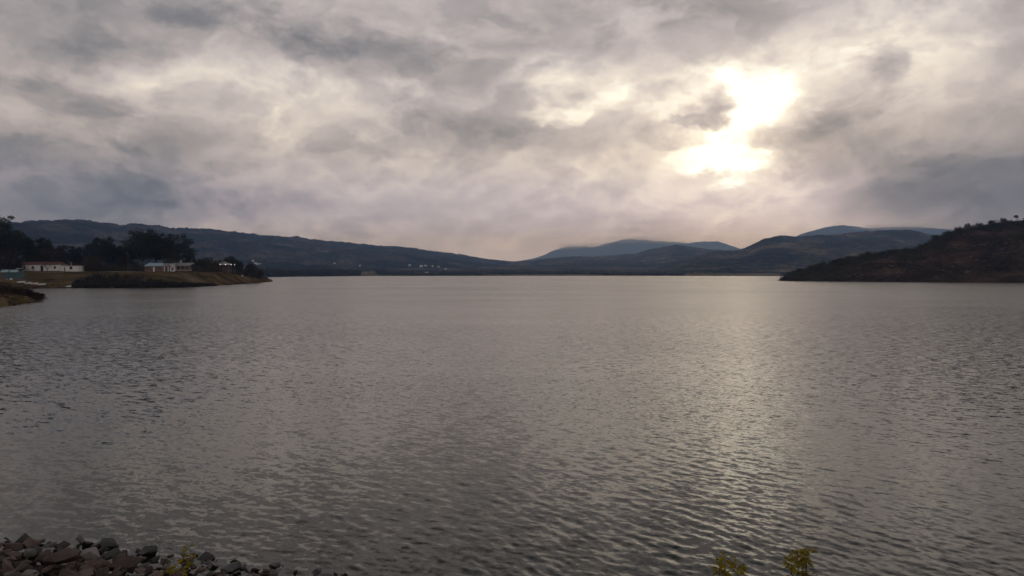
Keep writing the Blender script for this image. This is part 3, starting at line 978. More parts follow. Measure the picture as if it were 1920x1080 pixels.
# trees of the peninsula: (label, px, distance behind shoreline, top row, width in px, material, style, name)
TREES = [
    ("thin dark tree left of the flat-topped one, behind the pale track", 158, 100, 466, 30, "darkgreen", "round", "tree"),
    ("brownish tree between the bushy dark tree and the tallest eucalyptus", 240, 100, 462, 36, "scrub", "round", "tree"),
    ("low olive tree between the grove and the lone lamp", 376, 96, 484, 30, "olive", "round", "tree"),
    ("low brown tree just left of the lamp-lit pavilion", 405, 112, 486, 30, "scrub", "round", "tree"),
    ("low dark tree between the pavilion and the utility pole", 450, 100, 488, 26, "darkgreen", "round", "tree"),
    ("tall dark eucalyptus at the left edge, rising above the ridge", 2, 84, 402, 58, "euca", "tall", "eucalyptus_tree"),
    ("dark eucalyptus just right of the tallest one at the left edge", 30, 92, 430, 46, "euca", "tall", "eucalyptus_tree"),
    ("dark tree behind the left end of the white house", 62, 96, 440, 44, "darkgreen", "round", "tree"),
    ("dark rounded tree behind the middle of the white house", 88, 96, 441, 46, "euca", "round", "tree"),
    ("dark sloping-crowned tree behind the right end of the white house", 118, 98, 457, 48, "darkgreen", "round", "tree"),
    ("small dark tree right of the white house", 140, 96, 458, 34, "darkgreen", "round", "tree"),
    ("flat-topped dark tree in the gap between the two houses", 190, 96, 445, 46, "euca", "tall", "eucalyptus_tree"),
    ("bushy dark tree right of the flat-topped one", 218, 98, 456, 44, "darkgreen", "round", "tree"),
    ("tallest broad eucalyptus behind the blue-roofed house", 268, 92, 429, 66, "euca", "tall", "eucalyptus_tree"),
    ("dark eucalyptus leaning over the blue-roofed house from behind", 292, 96, 436, 46, "euca", "tall", "eucalyptus_tree"),
    ("ragged-topped dark eucalyptus behind the weathered porch house", 332, 94, 437, 56, "euca", "tall", "eucalyptus_tree"),
    ("olive-green tree at the right end of the tall grove", 356, 88, 466, 24, "olive", "round", "tree"),
    ("low brown tree in front of the far lamps", 392, 92, 482, 44, "scrub", "round", "tree"),
    ("low dark tree behind the lamp-lit pavilion", 432, 124, 480, 40, "darkgreen", "round", "tree"),
    ("low rusty tree beside the utility pole on the point", 468, 52, 492, 30, "scrub", "round", "tree"),
    ("low rusty bush tree near the tip of the point", 484, 42, 503, 26, "rusty", "round", "tree"),
    ("rounded brown bush tree right of the white house", 172, 74, 478, 54, "scrub", "round", "tree"),
    ("dim brown tree right above the white house's red roof", 97, 80, 463, 50, "twigs", "round", "tree"),
    ("grey leafless tree between blue-roofed house and grove", 318, 86, 462, 40, "twigs", "bare", "tree"),
    ("brown leafless tree left behind the teal kiosk", 18, 76, 462, 50, "twigs", "round", "tree"),
]
for i, (lab, px, dep, py, wpx, mat, style, nm) in enumerate(TREES):
    b = on_pen(px, dep)
    h = CAMZ + (HY - py) / F * b.y - b.z
    w = wpx / F * b.y
    make_tree(lab, "tree", (b.x, b.y, b.z - 0.2), h, w, mat, 300 + i, style, 0.75 if h > 10 else 0.55, int(1400 + 90 * w * h / 4), nm, trunkfrac=0.34 if style == "tall" else 0.16)

# small leafless trees
def bare_tree(label, base, h, w, seed, group=None):
    g = random.Random(seed)
    root = empty("leafless_tree", base)
    tag(root, label, "tree", group)
    tr = MB(); br = MB()
    tr.tube([(0, 0, -0.2), (0.05 * h, 0, h * 0.25), (0.02 * h, 0, h * 0.42)], [0.028 * h, 0.022 * h, 0.018 * h], 6)
    def grow(p, dirv, ln, r, lev):
        q = p + dirv * ln
        mid = p + dirv * ln * 0.5 + Vector((g.uniform(-1, 1), g.uniform(-1, 1), g.uniform(-0.5, 0.5))) * ln * 0.08
        br.tube([p, mid, q], [r, r * 0.8, r * 0.5], 4, False)
        if lev == 0: return
        for k in range(3):
            nd = (dirv + Vector((g.uniform(-0.9, 0.9) * w / h, g.uniform(-0.9, 0.9) * w / h, g.uniform(-0.35, 0.5)))).normalized()
            grow(p + dirv * ln * g.uniform(0.55, 1.0), nd, ln * g.uniform(0.55, 0.8), r * 0.55, lev - 1)
    for k in range(6):
        a = k * 1.05 + g.uniform(-0.3, 0.3)
        grow(Vector((0.03 * h, 0, h * g.uniform(0.25, 0.42))), Vector((math.cos(a) * 0.8 * w / h, math.sin(a) * 0.8 * w / h, 0.75)).normalized(), h * 0.28, 0.012 * h, 3)
    tr.build("trunk", M["bark"], root)
    br.build("branches", M["bark"], root)
    return root


bare_tree("spreading leafless tree on the grass below the porch house", on_pen(372, 24), 7.0, 9.0, 5)
bare_tree("dark leafless tree standing in front of the white house", on_pen(88, 50), 6.5, 6.0, 6)
bare_tree("thin leafless tree near the right end of the track", on_pen(322, 47), 5.0, 5.0, 7)

# ------------------------------------------------------------------ houses
def wall_with_openings(mb, x0, x1, y0, y1, z0, z1, openings):
    """a wall slab in the XZ plane with rectangular holes (ox0, ox1, oz0, oz1)"""
    xs = sorted({x0, x1, *[o[0] for o in openings], *[o[1] for o in openings]})
    zs = sorted({z0, z1, *[o[2] for o in openings], *[o[3] for o in openings]})
    for a, b in zip(xs[:-1], xs[1:]):
        run = None
        for c, e in zip(zs[:-1], zs[1:]):
            mx, mz = (a + b) / 2, (c + e) / 2
            hole = any(o[0] < mx < o[1] and o[2] < mz < o[3] for o in openings)
            if not hole:
                run = (run[0], e) if run else (c, e)
            if hole and run:
                mb.box(a, b, y0, y1, *run); run = None
        if run: mb.box(a, b, y0, y1, *run)


def add_window(root, x0, x1, z0, z1, y=0.0):
    w = MB().box(x0, x1, y + 0.16, y + 0.19, z0, z1).build("window", M["glass"], root)
    fr = MB()
    fr.box(x0, x0 + 0.07, y + 0.08, y + 0.15, z0, z1).box(x1 - 0.07, x1, y + 0.08, y + 0.15, z0, z1)
    fr.box(x0 + 0.07, x1 - 0.07, y + 0.08, y + 0.15, z0, z0 + 0.07).box(x0 + 0.07, x1 - 0.07, y + 0.08, y + 0.15, z1 - 0.07, z1)
    xm = (x0 + x1) / 2
    fr.box(xm - 0.03, xm + 0.03, y + 0.09, y + 0.14, z0 + 0.07, z1 - 0.07)
    fr.build("frame", M["wooden"], w)
    MB().box(x0 - 0.1, x1 + 0.1, y - 0.1, y + 0.07, z0 - 0.12, z0 - 0.003).build("sill", M["greywall"], w)
    return w


def add_door(root, x0, x1, z1, mat="wooden", y=0.0):
    dr = MB().box(x0, x1, y + 0.12, y + 0.18, 0.0, z1).build("door", M[mat], root)
    MB().box(x1 - 0.2, x1 - 0.1, y + 0.06, y + 0.117, 1.0, 1.12).build("handle", M["metal"], dr)
    return dr


def gable_roof(root, x0, x1, y0, y1, z, rise, mat, over=0.35, th=0.14, hip=0.0):
    ym = (y0 + y1) / 2
    X0, X1, Y0, Y1 = x0 - over, x1 + over, y0 - over, y1 + over
    mb = MB()
    ridge0, ridge1 = X0 + hip, X1 - hip
    lo = [(X0, Y0, z), (X1, Y0, z), (X1, Y1, z), (X0, Y1, z)]
    mb.poly(lo + [(a, b, c + th) for a, b, c in lo] + [(ridge0, ym, z + rise), (ridge1, ym, z + rise)],
            [(3, 2, 1, 0), (0, 1, 5, 4), (1, 2, 6, 5), (2, 3, 7, 6), (3, 0, 4, 7), (4, 5, 9, 8), (6, 7, 8, 9), (5, 6, 9), (7, 4, 8)])
    return mb.build("roof", M[mat], root)


def px_w(px, Y): return px / F * Y


# long white house with a red roof
Yh = 378.0
b = on_pen(92, dep_for(92, Yh))
zb = b.z - 0.05
house = empty("white_house", ((92.5 - 960) / F * Yh, Yh, zb))
tag(house, "long low white house with reddish roof and small square windows on the left shore", "house")
u = Yh / F          # metres per photograph pixel here
X = lambda q: (q - 92.5) * u
Hh = 3.55
ops = [(X(44.2), X(48.2), 1.5, 2.75), (X(59.5), X(63.8), 1.5, 2.75), (X(75.8), X(81.4), 0.0, 3.0), (X(100.8), X(105.0), 1.5, 2.7)]
mb = MB()
wall_with_openings(mb, X(41), X(113), 0, 0.25, 0, Hh, ops)
mb.box(X(41), X(41) + 0.25, 0.253, 7, 0, Hh).box(X(113) - 0.25, X(113), 0.253, 7, 0, Hh).box(X(41) + 0.253, X(113) - 0.253, 6.75, 7, 0, Hh)
mb.build("wall", M["white"], house)
MB().box(X(41) + 0.26, X(113) - 0.26, 0.26, 6.74, 0.02, 0.06).build("floor", M["dark"], house)
MB().box(X(41) - 0.05, X(113) + 0.02, -0.06, -0.003, -0.4, 0.28).build("plinth", M["dark"], house)
for o in (ops[0], ops[1], ops[3]): add_window(house, *o)
MB().box(X(75.9), X(81.3), 0.4, 0.46, 0.07, 2.99).build("doorway", M["dark"], house)
gable_roof(house, X(41), X(108), 0, 7, Hh + 0.003, 1.5, "redroof", 0.4)
MB().box(X(109), X(115), 1.0, 3.0, Hh + 0.01, Hh + 0.9).build("gable", M["pinkwall"], house)
ops2 = [(X(119.2), X(121.3), 0.0, 2.3), (X(129.6), X(134.6), 1.2, 2.6)]
mb = MB()
wall_with_openings(mb, X(113) + 0.003, X(145.5), 0.5, 0.75, 0, 3.0, ops2)
mb.box(X(145.5) - 0.25, X(145.5), 0.753, 6, 0, 3.0).box(X(113) + 0.003, X(145.5) - 0.253, 5.75, 6, 0, 3.0)
mb.build("annex_wall", M["white"], house)
MB().box(X(115.2), X(146.2), 0.1, 6.3, 3.003, 3.2).build("annex_roof", M["greyroof"], house)
add_window(house, *ops2[1], y=0.5)
add_door(house, *[ops2[0][0], ops2[0][1], 2.3], y=0.5)
MB().box(X(126), X(127.8), 3.0, 3.5, 3.203, 4.9).build("chimney", M["greywall"], house)

# blue-roofed house
Yh = 384.0
b = on_pen(290, dep_for(290, Yh))
zb = b.z - 0.05
u = Yh / F
house = empty("blue_roofed_house", ((290 - 960) / F * Yh, Yh, zb))
tag(house, "low plum-walled house with a pale blue metal roof among tall trees", "house")
X = lambda q: (q - 290) * u
Hh = 2.9
ops = [(X(286.8), X(290.4), 0.0, 2.4), (X(298.5), X(301), 1.3, 2.3), (X(275), X(278), 1.2, 2.2)]
mb = MB()
wall_with_openings(mb, X(271.5), X(316), 0, 0.25, 0, Hh, ops)
mb.box(X(271.5), X(271.5) + 0.25, 0.253, 6, 0, Hh).box(X(316) - 0.25, X(316), 0.253, 6, 0, Hh).box(X(271.5) + 0.253, X(316) - 0.253, 5.75, 6, 0, Hh)
mb.build("wall", M["pinkwall"], house)
add_door(house, X(286.8), X(290.4), 2.4, "white")
add_window(house, *ops[1])
add_window(house, *ops[2])
gable_roof(house, X(271.5), X(303), 0, 6, Hh + 0.003, 1.7, "blueroof", 0.35, 0.12, 1.2)
gable_roof(house, X(304.6), X(315), 0, 6, Hh + 0.003, 1.5, "greyroof", 0.05, 0.12)
for q in (308.5, 315.5): MB().box(X(q), X(q) + 0.4, -0.6, -0.2, 0, Hh - 0.02).build("post", M["white"], house)

# weathered house with a porch
house = empty("porch_house", ((338 - 960) / F * 381, 381, on_pen(338, dep_for(338, 381)).z - 0.05))
tag(house, "weathered pale house with a covered porch, right of the blue-roofed house", "house")
X = lambda q: (q - 338) * u
ops = [(X(322), X(325), 0.9, 2.0)]
mb = MB()
wall_with_openings(mb, X(318.5), X(329), 0, 0.25, -0.4, 3.9, ops)
mb.box(X(318.5), X(318.5) + 0.25, 0.253, 6, 0, 3.9)
mb.build("wall", M["white"], house)
MB().box(X(329) + 0.01, X(355), 3.0, 3.25, -0.4, 3.2).build("porch_back_wall", M["pinkwall"], house)
MB().box(X(329) + 0.01, X(355.5), -0.2, 2.99, 0.55, 1.05).build("porch_wall", M["greywall"], house)
MB().box(X(329) + 0.01, X(355.5), -0.4, 3.3, -0.5, 0.5).build("porch_floor", M["grass"], house)
for q in (330, 338, 346.5, 354): MB().box(X(q), X(q) + 0.3, -0.15, 0.15, 1.053, 2.98).build("post", M["greywall"], house)
MB().poly([(X(328), -0.7, 2.99), (X(356), -0.7, 2.99), (X(356), 6, 4.55), (X(328), 6, 4.55), (X(328), -0.7, 3.14), (X(356), -0.7, 3.14), (X(356), 6, 4.7), (X(328), 6, 4.7)],
          [(0, 1, 2, 3), (7, 6, 5, 4), (0, 4, 5, 1), (1, 5, 6, 2), (2, 6, 7, 3), (3, 7, 4, 0)]).build("roof", M["greyroof"], house)
MB().poly([(X(317.6), -0.3, 3.9), (X(329.6), -0.3, 3.9), (X(329.6), 6, 4.6), (X(317.6), 6, 4.6), (X(317.6), -0.3, 4.02), (X(329.6), -0.3, 4.02), (X(329.6), 6, 4.72), (X(317.6), 6, 4.72)],
          [(0, 1, 2, 3), (7, 6, 5, 4), (0, 4, 5, 1), (1, 5, 6, 2), (2, 6, 7, 3), (3, 7, 4, 0)]).build("side_roof", M["greyroof"], house)
add_window(house, *ops[0])
MB().box(X(331.5), X(334), 4.0, 4.6, 4.2, 5.9).build("chimney", M["greywall"], house)

# teal kiosk with two pale awnings
Yk = 331.0
kb = at(20, 531, Yk)
b = on_pen(20, dep_for(20, Yk))
u = Yk / F
kiosk = empty("teal_kiosk", (b.x, Yk, b.z - 0.1))
tag(kiosk, "teal kiosk with two pale blue sloping awnings by the left shore", "kiosk")
X = lambda q: (q - 20) * u
MB().box(X(4), X(35.5), 0, 3.6, 0, 3.6).build("wall", M["teal"], kiosk)
for a, c in ((3.2, 18), (20.0, 35.6)):
    MB().poly([(X(a), -1.0, 3.0), (X(c), -1.0, 3.0), (X(c), 0.1, 4.1), (X(a), 0.1, 4.1), (X(a), -1.0, 3.1), (X(c), -1.0, 3.1), (X(c), 0.1, 4.2), (X(a), 0.1, 4.2)],
              [(0, 1, 2, 3), (7, 6, 5, 4), (0, 4, 5, 1), (1, 5, 6, 2), (2, 6, 7, 3), (3, 7, 4, 0)]).build("awning", M["tealroof"], kiosk)
MB().box(X(3.6), X(36), 0.12, 3.8, 4.0, 4.55).build("roof", M["dark"], kiosk)
MB().box(X(29), X(34.5), 0.5, 2.5, 4.553, 4.9).build("roof_box", M["tealroof"], kiosk)
for a, c in ((6, 16.5), (21.5, 33)): MB().box(X(a), X(c), -0.06, -0.003, 1.2, 2.6).build("shutter", M["teal"], kiosk)
for q, r, lab in ((20.8, 0.72, "larger round white float leaning in front of the teal kiosk"), (12.6, 0.42, "smaller round white float leaning in front of the teal kiosk")):
    o = MB().ball((0, 0, 0), r, 12, 8, (1, 0.45, 1)).build("float", M["paint"], None, True)
    fz = at(q, 524.6, Yk - 2.2)
    o.location = fz
    tag(o, lab, "float")
    MB().tube([(0, 0.2, -(fz.z - (b.z - 0.6))), (0, 0.2, 0)], [0.05, 0.05], 5).build("stake", M["wooden"], o)

# rowing boats drawn up on the shore
def boat(label, px, dep, length, rz, mat="paint", roll=0.0, group=None):
    b = on_pen(px, dep)
    root = empty("rowing_boat", (b.x, b.y, b.z + 0.12), rz)
    root.rotation_euler[0] = roll
    tag(root, label, "boat", group)
    n = 9
    hull = MB()
    rings = []
    for i in range(n):
        q = i / (n - 1)
        wd = 0.72 * (math.sin(math.pi * (0.12 + 0.70 * (1 - q))) ** 0.8) if q < 1 else 0.03
        zk = 0.02 + 0.28 * max(0, q - 0.6) ** 1.5 * 2
        zt = 0.55 + 0.25 * q * q
        x = (q - 0.5) * length
        rings.append([(x, -wd, zt), (x, -wd * 0.72, zk + 0.12), (x, 0, zk), (x, wd * 0.72, zk + 0.12), (x, wd, zt), (x, wd * 0.88, zt), (x, wd * 0.62, zk + 0.18), (x, 0, zk + 0.07), (x, -wd * 0.62, zk + 0.18), (x, -wd * 0.88, zt)])
    v = [p for r in rings for p in r]
    f = []
    for i in range(n - 1):
        for k in range(10):
            k2 = (k + 1) % 10
            f.append((i * 10 + k, (i + 1) * 10 + k, (i + 1) * 10 + k2, i * 10 + k2))
    f.append((0, 1, 2, 3, 4, 5, 6, 7, 8, 9))
    hull.poly(v, f)
    hull.build("hull", M[mat], root, True)
    for q in (-0.2, 0.12): MB().box(q * length - 0.12, q * length + 0.12, -0.55, 0.55, 0.36, 0.40).build("bench", M["wooden"], root)
    return root


boat("white rowing boat alone at the waterline right of the grassy spit", 129, 3.2, 3.4, R(-25), roll=R(22))
boat("long white rowing boat lying side-on nearest the end of the shore row", 77, 14, 3.9, R(4), roll=R(10))
boat("white boat second from the end of the shore row", 64, 18, 3.2, R(8), roll=R(-8))
boat("white boat in the middle of the shore row", 53, 20, 3.4, R(-10), roll=R(15))
boat("white boat in the shore row nearest the teal kiosk", 40, 22, 3.2, R(12), roll=R(12))
boat("small faded red boat in front of the white shore row", 66, 10, 2.8, R(-5), "redpaint")

# lamps and pavilion beyond
Yp = 455.0
gp = on_pen(418, dep_for(418, Yp))
pav = empty("pavilion", (at(418, 500, Yp).x, Yp, gp.z - 0.1))
tag(pav, "low pale-eaved pavilion with lit lamps behind the grassy rise", "pavilion")
u = Yp / F
zt = at(418, 496, Yp).z - gp.z
MB().box(-7 * u, 8 * u, 0.0, 5, zt, zt + 0.7).build("fascia", M["white"], pav)
MB().poly([(-8 * u, -0.5, zt + 0.72), (9 * u, -0.5, zt + 0.72), (9 * u, 5.5, zt + 0.72), (-8 * u, 5.5, zt + 0.72), (0, 2.5, zt + 2.0)], [(3, 2, 1, 0), (0, 1, 4), (1, 2, 4), (2, 3, 4), (3, 0, 4)]).build("roof", M["greyroof"], pav)
for q in (-6.5, -2, 2.5, 7): MB().box(q * u, q * u + 0.3, 0.2, 0.5, -0.3, zt - 0.003).build("post", M["wooden"], pav)
MB().box(-7 * u, 8 * u, 4.6, 4.9, -0.3, zt - 0.003).build("back_wall", M["pinkwall"], pav)
for q in (-5, 5.5): MB().ball((q * u, -0.35, zt + 0.15), 0.32, 8, 6).build("lamp", M["lamp"], pav)


def lamp_post(label, px, py, Y, r, gz):
    top = at(px, py, Y)
    root = empty("street_lamp", (top.x, Y, gz - 0.1))
    tag(root, label, "lamp")
    h = top.z - gz + 0.1
    MB().tube([(0, 0.5, 0), (0, 0.5, h * 0.5), (0, 0.5, h), (0, 0.25, h + 0.35)], [0.09, 0.07, 0.06, 0.05], 6).build("pole", M["metal"], root)
    MB().box(-0.3, 0.3, -0.25, 0.5, h + 0.36, h + 0.46).build("shade", M["metal"], root)
    MB().ball((0, 0, h), r, 8, 6).build("lamp", M["lamp"], root)
    return root


lamp_post("lit white lamp on a post just right of the pavilion", 433.5, 496, 450, 0.30, gp.z)
lamp_post("smaller lit lamp on a post farther right of the pavilion", 440, 496.3, 452, 0.22, gp.z)
lamp_post("lit lamp shining among brown trees left of the pavilion", 382.3, 489.4, 450, 0.22, gp.z)


def pole(label, px, py, dep, arm=True):
    b = on_pen(px, dep)
    h = at(px, py, b.y).z - b.z
    root = empty("utility_pole", b)
    tag(root, label, "pole")
    MB().tube([(0, 0, -0.4), (0, 0, h)], [0.15, 0.10], 7).build("post", M["wooden"], root)
    if arm: MB().box(-0.8, 0.8, -0.17, -0.11, h - 0.6, h - 0.46).build("crossarm", M["wooden"], root)


pole("wooden utility pole on the grassy point right of the pavilion", 456, 491, 50)
pole("wooden utility pole at the right end of the pale track", 240, 486, 66)
pole("short wooden post beside the track's utility pole", 233, 503, 64, False)
b = on_pen(454.5, 26)
sg = empty("shore_sign", b)
tag(sg, "small white board on a post low on the grassy point", "sign")
zz_ = at(454.5, 516.8, b.y).z - b.z
MB().box(-0.06, 0.06, -0.04, 0.04, -0.3, max(0.5, zz_)).build("post", M["wooden"], sg)
MB().box(-0.45, 0.45, -0.1, -0.045, max(0.5, zz_) - 0.45, max(0.5, zz_) + 0.35).build("board", M["paint"], sg)

# far village
VILL = [(675, 498, 3.2, "tiny white house alone above the dark far wood"), (768, 497, 4.2, "brightest white house on the far hillside"),
        (790, 498.5, 6.0, "long pale house right of the brightest far one"), (798, 498.2, 5.0, "white house at the middle of the far village row"),
        (811, 499.2, 3.4, "small white house in the far village row"), (822, 500.2, 4.4, "low white house at the right end of the far village row"),
        (835, 504.5, 3.0, "small white house lowest and rightmost in the far village"), (800, 511.5, 7.0, "long pale shed nearest the far shore"),
        (474, 489, 3.6, "white house highest in the hillside cluster above the point"), (479, 493.5, 6.0, "long pale house in the hillside cluster above the point"), (486, 495, 5.6, "white house at the right end of the hillside cluster"),
        (627, 494, 4.0, "dim pale house high on the wooded slope left of the far village")]
bpy.context.view_layer.update()
terr = []
for o in col.objects:
    if o.type == "MESH" and o.name.split(".")[0] in ("far_shore", "mountains", "hills"):
        terr.append(BVHTree.FromPolygons([v.co.copy() for v in o.data.vertices], [tuple(q.vertices) for q in o.data.polygons]))


def on_terrain(px, py):
    """first hillside point along the line of sight"""
    o = Vector((0, 0, CAMZ))
    d_ = (at(px, py, 1000.0) - o).normalized()
    hits = [h for h in (tr.ray_cast(o, d_) for tr in terr) if h[0] is not None]
    return min(hits, key=lambda h: h[3])[0] if hits else at(px, py, 2500.0)


def laid_patch(name, px0, px1, d0, d1, n, k, wob, seed, rise=1.0):
    """a bare strip lying on the far shore, its edges wandering"""
    vv = []
    for i in range(n):
        pxr = px0 + (px1 - px0) * i / (n - 1)
        y0 = float(np.interp(pxr, plain_px, plain_y0))
        e = min(1.0, i / 4.0, (n - 1 - i) / 4.0)
        w0 = d0 + wob * float(vnoise(np.array(i * 0.35), np.array(0.5), seed))
        w1 = w0 + (d1 - d0) * e * (0.5 + 0.9 * float(vnoise(np.array(i * 0.3), np.array(3.5), seed)))
        for j in range(k):
            Y = y0 + w0 + (w1 - w0) * j / (k - 1)
            X_ = (pxr - 960) / F * Y
            hs = [h[0].z for h in (tr.ray_cast(Vector((X_, Y, 900)), Vector((0, 0, -1))) for tr in terr) if h[0] is not None]
            vv.append((X_, Y, max(hs + [0.2]) + 0.4 + rise * j / (k - 1)))
    tag(link(bpy.data.objects.new(name, mesh_np(name, np.array(vv), grid_faces(n, k), M["bare"], True))), kind="structure")


M["bare"] = noisy("bare_tan_soil", [(0.3, (0.13, 0.105, 0.07)), (0.5, (0.21, 0.17, 0.12)), (0.7, (0.30, 0.245, 0.175))], 0.02, 0.95, spec=0.0)
laid_patch("sandbank", 1283, 1466, 10, 70, 70, 6, 14, 3, 3.6)
laid_patch("sandbank", 905, 1130, 6, 22, 70, 5, 10, 4, 1.2)
laid_patch("field", 676, 706, 50, 330, 24, 12, 20, 5, 5.0)
laid_patch("field", 770, 850, 90, 200, 30, 8, 60, 6)

for i, (px, py, wpx, lab) in enumerate(VILL):
    c = on_terrain(px, py + 1.2)
    w = wpx / F * c.y
    hh = max(3.0, 2.6 / F * c.y)
    root = empty("far_house", (c.x, c.y, c.z), random.uniform(-0.2, 0.2))
    tag(root, lab, "house")
    MB().box(-w / 2, w / 2, 0, 6, -4, hh).build("wall", M["white"], root)
    gable_roof(root, -w / 2, w / 2, 0, 6, hh + 0.01, 1.0, "greyroof" if i % 3 else "redroof", 0.25)
    MB().box(-0.5, 0.5, -0.05, -0.003, 0, 2.1).build("door", M["dark"], root)
    for q in (-0.32, 0.32): MB().box(q * w - 0.5, q * w + 0.5, -0.05, -0.003, 1.2, 2.3).build("window", M["glass"], root)

# ------------------------------------------------------------------ near shore at the left edge
NS_PX = [-260, -60, 0, 30, 60, 85, 92]
NS_PY = [592, 584, 577, 574, 569, 565, 563]


def near_z(px, dep):
    Y = CAMZ * F / (np.interp(px, NS_PX, NS_PY) - HY) + dep
    X = (px - 960) / F * Y
    zt = np.interp(px, [-260, -30, 0, 50, 92], [3.4, 2.6, 1.9, 1.2, -0.4])
    z = -0.7 + (zt + 0.7) * sstep(0, 16, dep) - 3.0 * sstep(55, 75, dep) + (fbm(X / 5, Y / 5, 4, 15) - 0.5) * 0.9 * sstep(1, 8, dep)
    return X, Y, z


T, PX = np.meshgrid(np.linspace(0, 78, 50), np.arange(-260, 93, 3.0), indexing="ij")
Xv, Yv, H = near_z(PX, T)
tag(link(bpy.data.objects.new("near_shore", mesh_np("near_shore", np.stack([Xv, Yv, H], -1).reshape(-1, 3), grid_faces(*Xv.shape), M["grass"], True))), kind="structure")
g = np.random.default_rng(83)
def near_shrub(label, px, dep, h, w, seed):
    X, Y, Z = [float(q) for q in near_z(np.array(float(px)), np.array(float(dep)))]
    make_tree(label, "shrub", (X, Y, Z - 0.1), h, w, "rusty", seed, "round", 0.30, 2200, "shrub", trunkfrac=0.08)
near_shrub("large rusty brown shrub at the left edge on the near bank", -4, 26, 2.6, 6.0, 41)
near_shrub("rusty brown shrub in the middle of the near left bank", 24, 24, 1.7, 5.0, 42)
near_shrub("smaller rusty shrub toward the tip of the near left bank", 46, 18, 1.9, 4.2, 43)
near_shrub("low dark rusty shrub at the tip of the near left bank", 64, 12, 1.4, 3.2, 44)
near_shrub("rusty shrub behind the others on the near left bank", 12, 40, 1.8, 5.6, 45)
sp = []
for i in range(130):
    q = near_z(np.array(g.uniform(-60, 84)), np.array(g.uniform(2, 30)))
    sp.append((float(q[0]), float(q[1]), float(q[2]) - 0.1, g.uniform(0.5, 1.1), g.uniform(0.4, 0.9)))
bush_mass("bank_scrub", sp, "rusty", 14, 0.24, 70)

# ------------------------------------------------------------------ stone embankment below the camera
def wl(x): return np.interp(x, [-40, -12.4, -9.2, -4.6, -2.6, 2, 12, 40], [22.3, 17.5, 16.7, 15.5, 14.85, 14.0, 13.6, 13])


def emb_z(x, y):
    dd = wl(x) - y
    return np.minimum(np.where(dd < 4, dd * 0.15, 0.6 + (dd - 4) * 0.36), 4.75)


Xg, Yg = np.meshgrid(np.linspace(-40, 40, 161), np.concatenate([np.linspace(-30, 2, 8), np.linspace(2.2, 23, 90)]), indexing="ij")
Zg = np.maximum(emb_z(Xg, Yg), -2.6) - 0.16 + (fbm(Xg / 0.8, Yg / 0.8, 3, 31) - 0.5) * 0.16
M["rubble"] = noisy("dark_rubble", [(0.3, (0.05, 0.04, 0.034)), (0.7, (0.12, 0.085, 0.07))], 3.0, 0.95, 8, bump=1.0, bscale=8, bdist=0.08)
emb = tag(link(bpy.data.objects.new("embankment", mesh_np("embankment", np.stack([Xg, Yg, Zg], -1).reshape(-1, 3), grid_faces(*Xg.shape), M["rubble"]))), kind="structure")


def rock_mesh(seed, sx, sy, sz, mat):
    g = np.random.default_rng(seed)
    bm = bmesh.new()
    for k in range(11):
        u = g.normal(size=3)
        u = np.sign(u) * np.abs(u) ** 0.7
        u /= np.max(np.abs(u)) ** 0.6 * np.linalg.norm(u) ** 0.4
        bm.verts.new(u * np.array([sx, sy, sz]) * g.uniform(0.8, 1.05))
    res = bmesh.ops.convex_hull(bm, input=list(bm.verts))
    bmesh.ops.delete(bm, geom=[e for e in res["geom_interior"] if isinstance(e, bmesh.types.BMVert)], context="VERTS")
    bmesh.ops.dissolve_limit(bm, angle_limit=R(10), verts=list(bm.verts), edges=list(bm.edges))
    bmesh.ops.bevel(bm, geom=list(bm.edges), offset=0.012, segments=1, affect="EDGES", clamp_overlap=True)
    me = bpy.data.meshes.new("rock")
    bm.to_mesh(me); bm.free()
    me.materials.append(M[mat])
    return me


g = np.random.default_rng(90)
protos = [rock_mesh(500 + i, 0.5, g.uniform(0.34, 0.5), g.uniform(0.2, 0.38), "rock") for i in range(16)]
pale = [rock_mesh(540 + i, 0.5, 0.38, 0.24, "paleflat") for i in range(4)]
moss = [rock_mesh(560 + i, 0.5, 0.4, 0.26, "mossrock") for i in range(4)]
x = -15.5
while x < 4.0:
    w = float(wl(x))
    y = w + 0.3
    while y > w - 4.2:
        xx, yy = x + g.uniform(-0.17, 0.17), y + g.uniform(-0.17, 0.17)
        s = g.choice([0.22, 0.30, 0.42, 0.58], p=[0.30, 0.35, 0.25, 0.10]) * g.uniform(0.85, 1.15)
        edge = yy > w - 0.45
        if edge: s *= 0.8
        zr = float(emb_z(xx, yy)) + g.uniform(-0.03, 0.10)
        row = HY + (CAMZ - zr - 0.25) / yy * F           # skip those well below the picture
        colm = 960 + xx / yy * F
        r_ = g.uniform()
        if not (edge and g.uniform() < 0.15) and row < 1092 and colm > -45:
            me = moss[g.integers(4)] if edge and r_ < 0.4 else pale[g.integers(4)] if r_ > 0.93 else protos[g.integers(16)]
            o = bpy.data.objects.new("rock", me)
            o.scale = (s, s * g.uniform(0.75, 1.1), s * g.uniform(0.55, 0.95))
            o.rotation_euler = (g.normal(0, 0.38) + 0.1, g.normal(0, 0.38), g.uniform(0, 6.28))
            o.location = (xx, yy, zr)
            link(o, emb)
        y -= 0.28
    x += 0.28

# rocks that stand out from the heap
def boulder(label, px, py, size, mat, seed, rot=(0, 0, 0), squash=(1, 0.8, 0.6), lift=0.0):
    y = 15.0
    for _ in range(30):
        p = at(px, py, y)
        zt = max(float(emb_z(p.x, y)), -0.1) + lift
        y = (CAMZ - zt) * F / (py - HY)
    o = link(bpy.data.objects.new("boulder", rock_mesh(seed, 0.82 * size * squash[0], 0.82 * size * squash[1], 0.82 * size * squash[2], mat)))
    p = at(px, py, y)
    o.location = (p.x, y, zt)
    o.rotation_euler = rot
    tag(o, label, "rock")
    return o


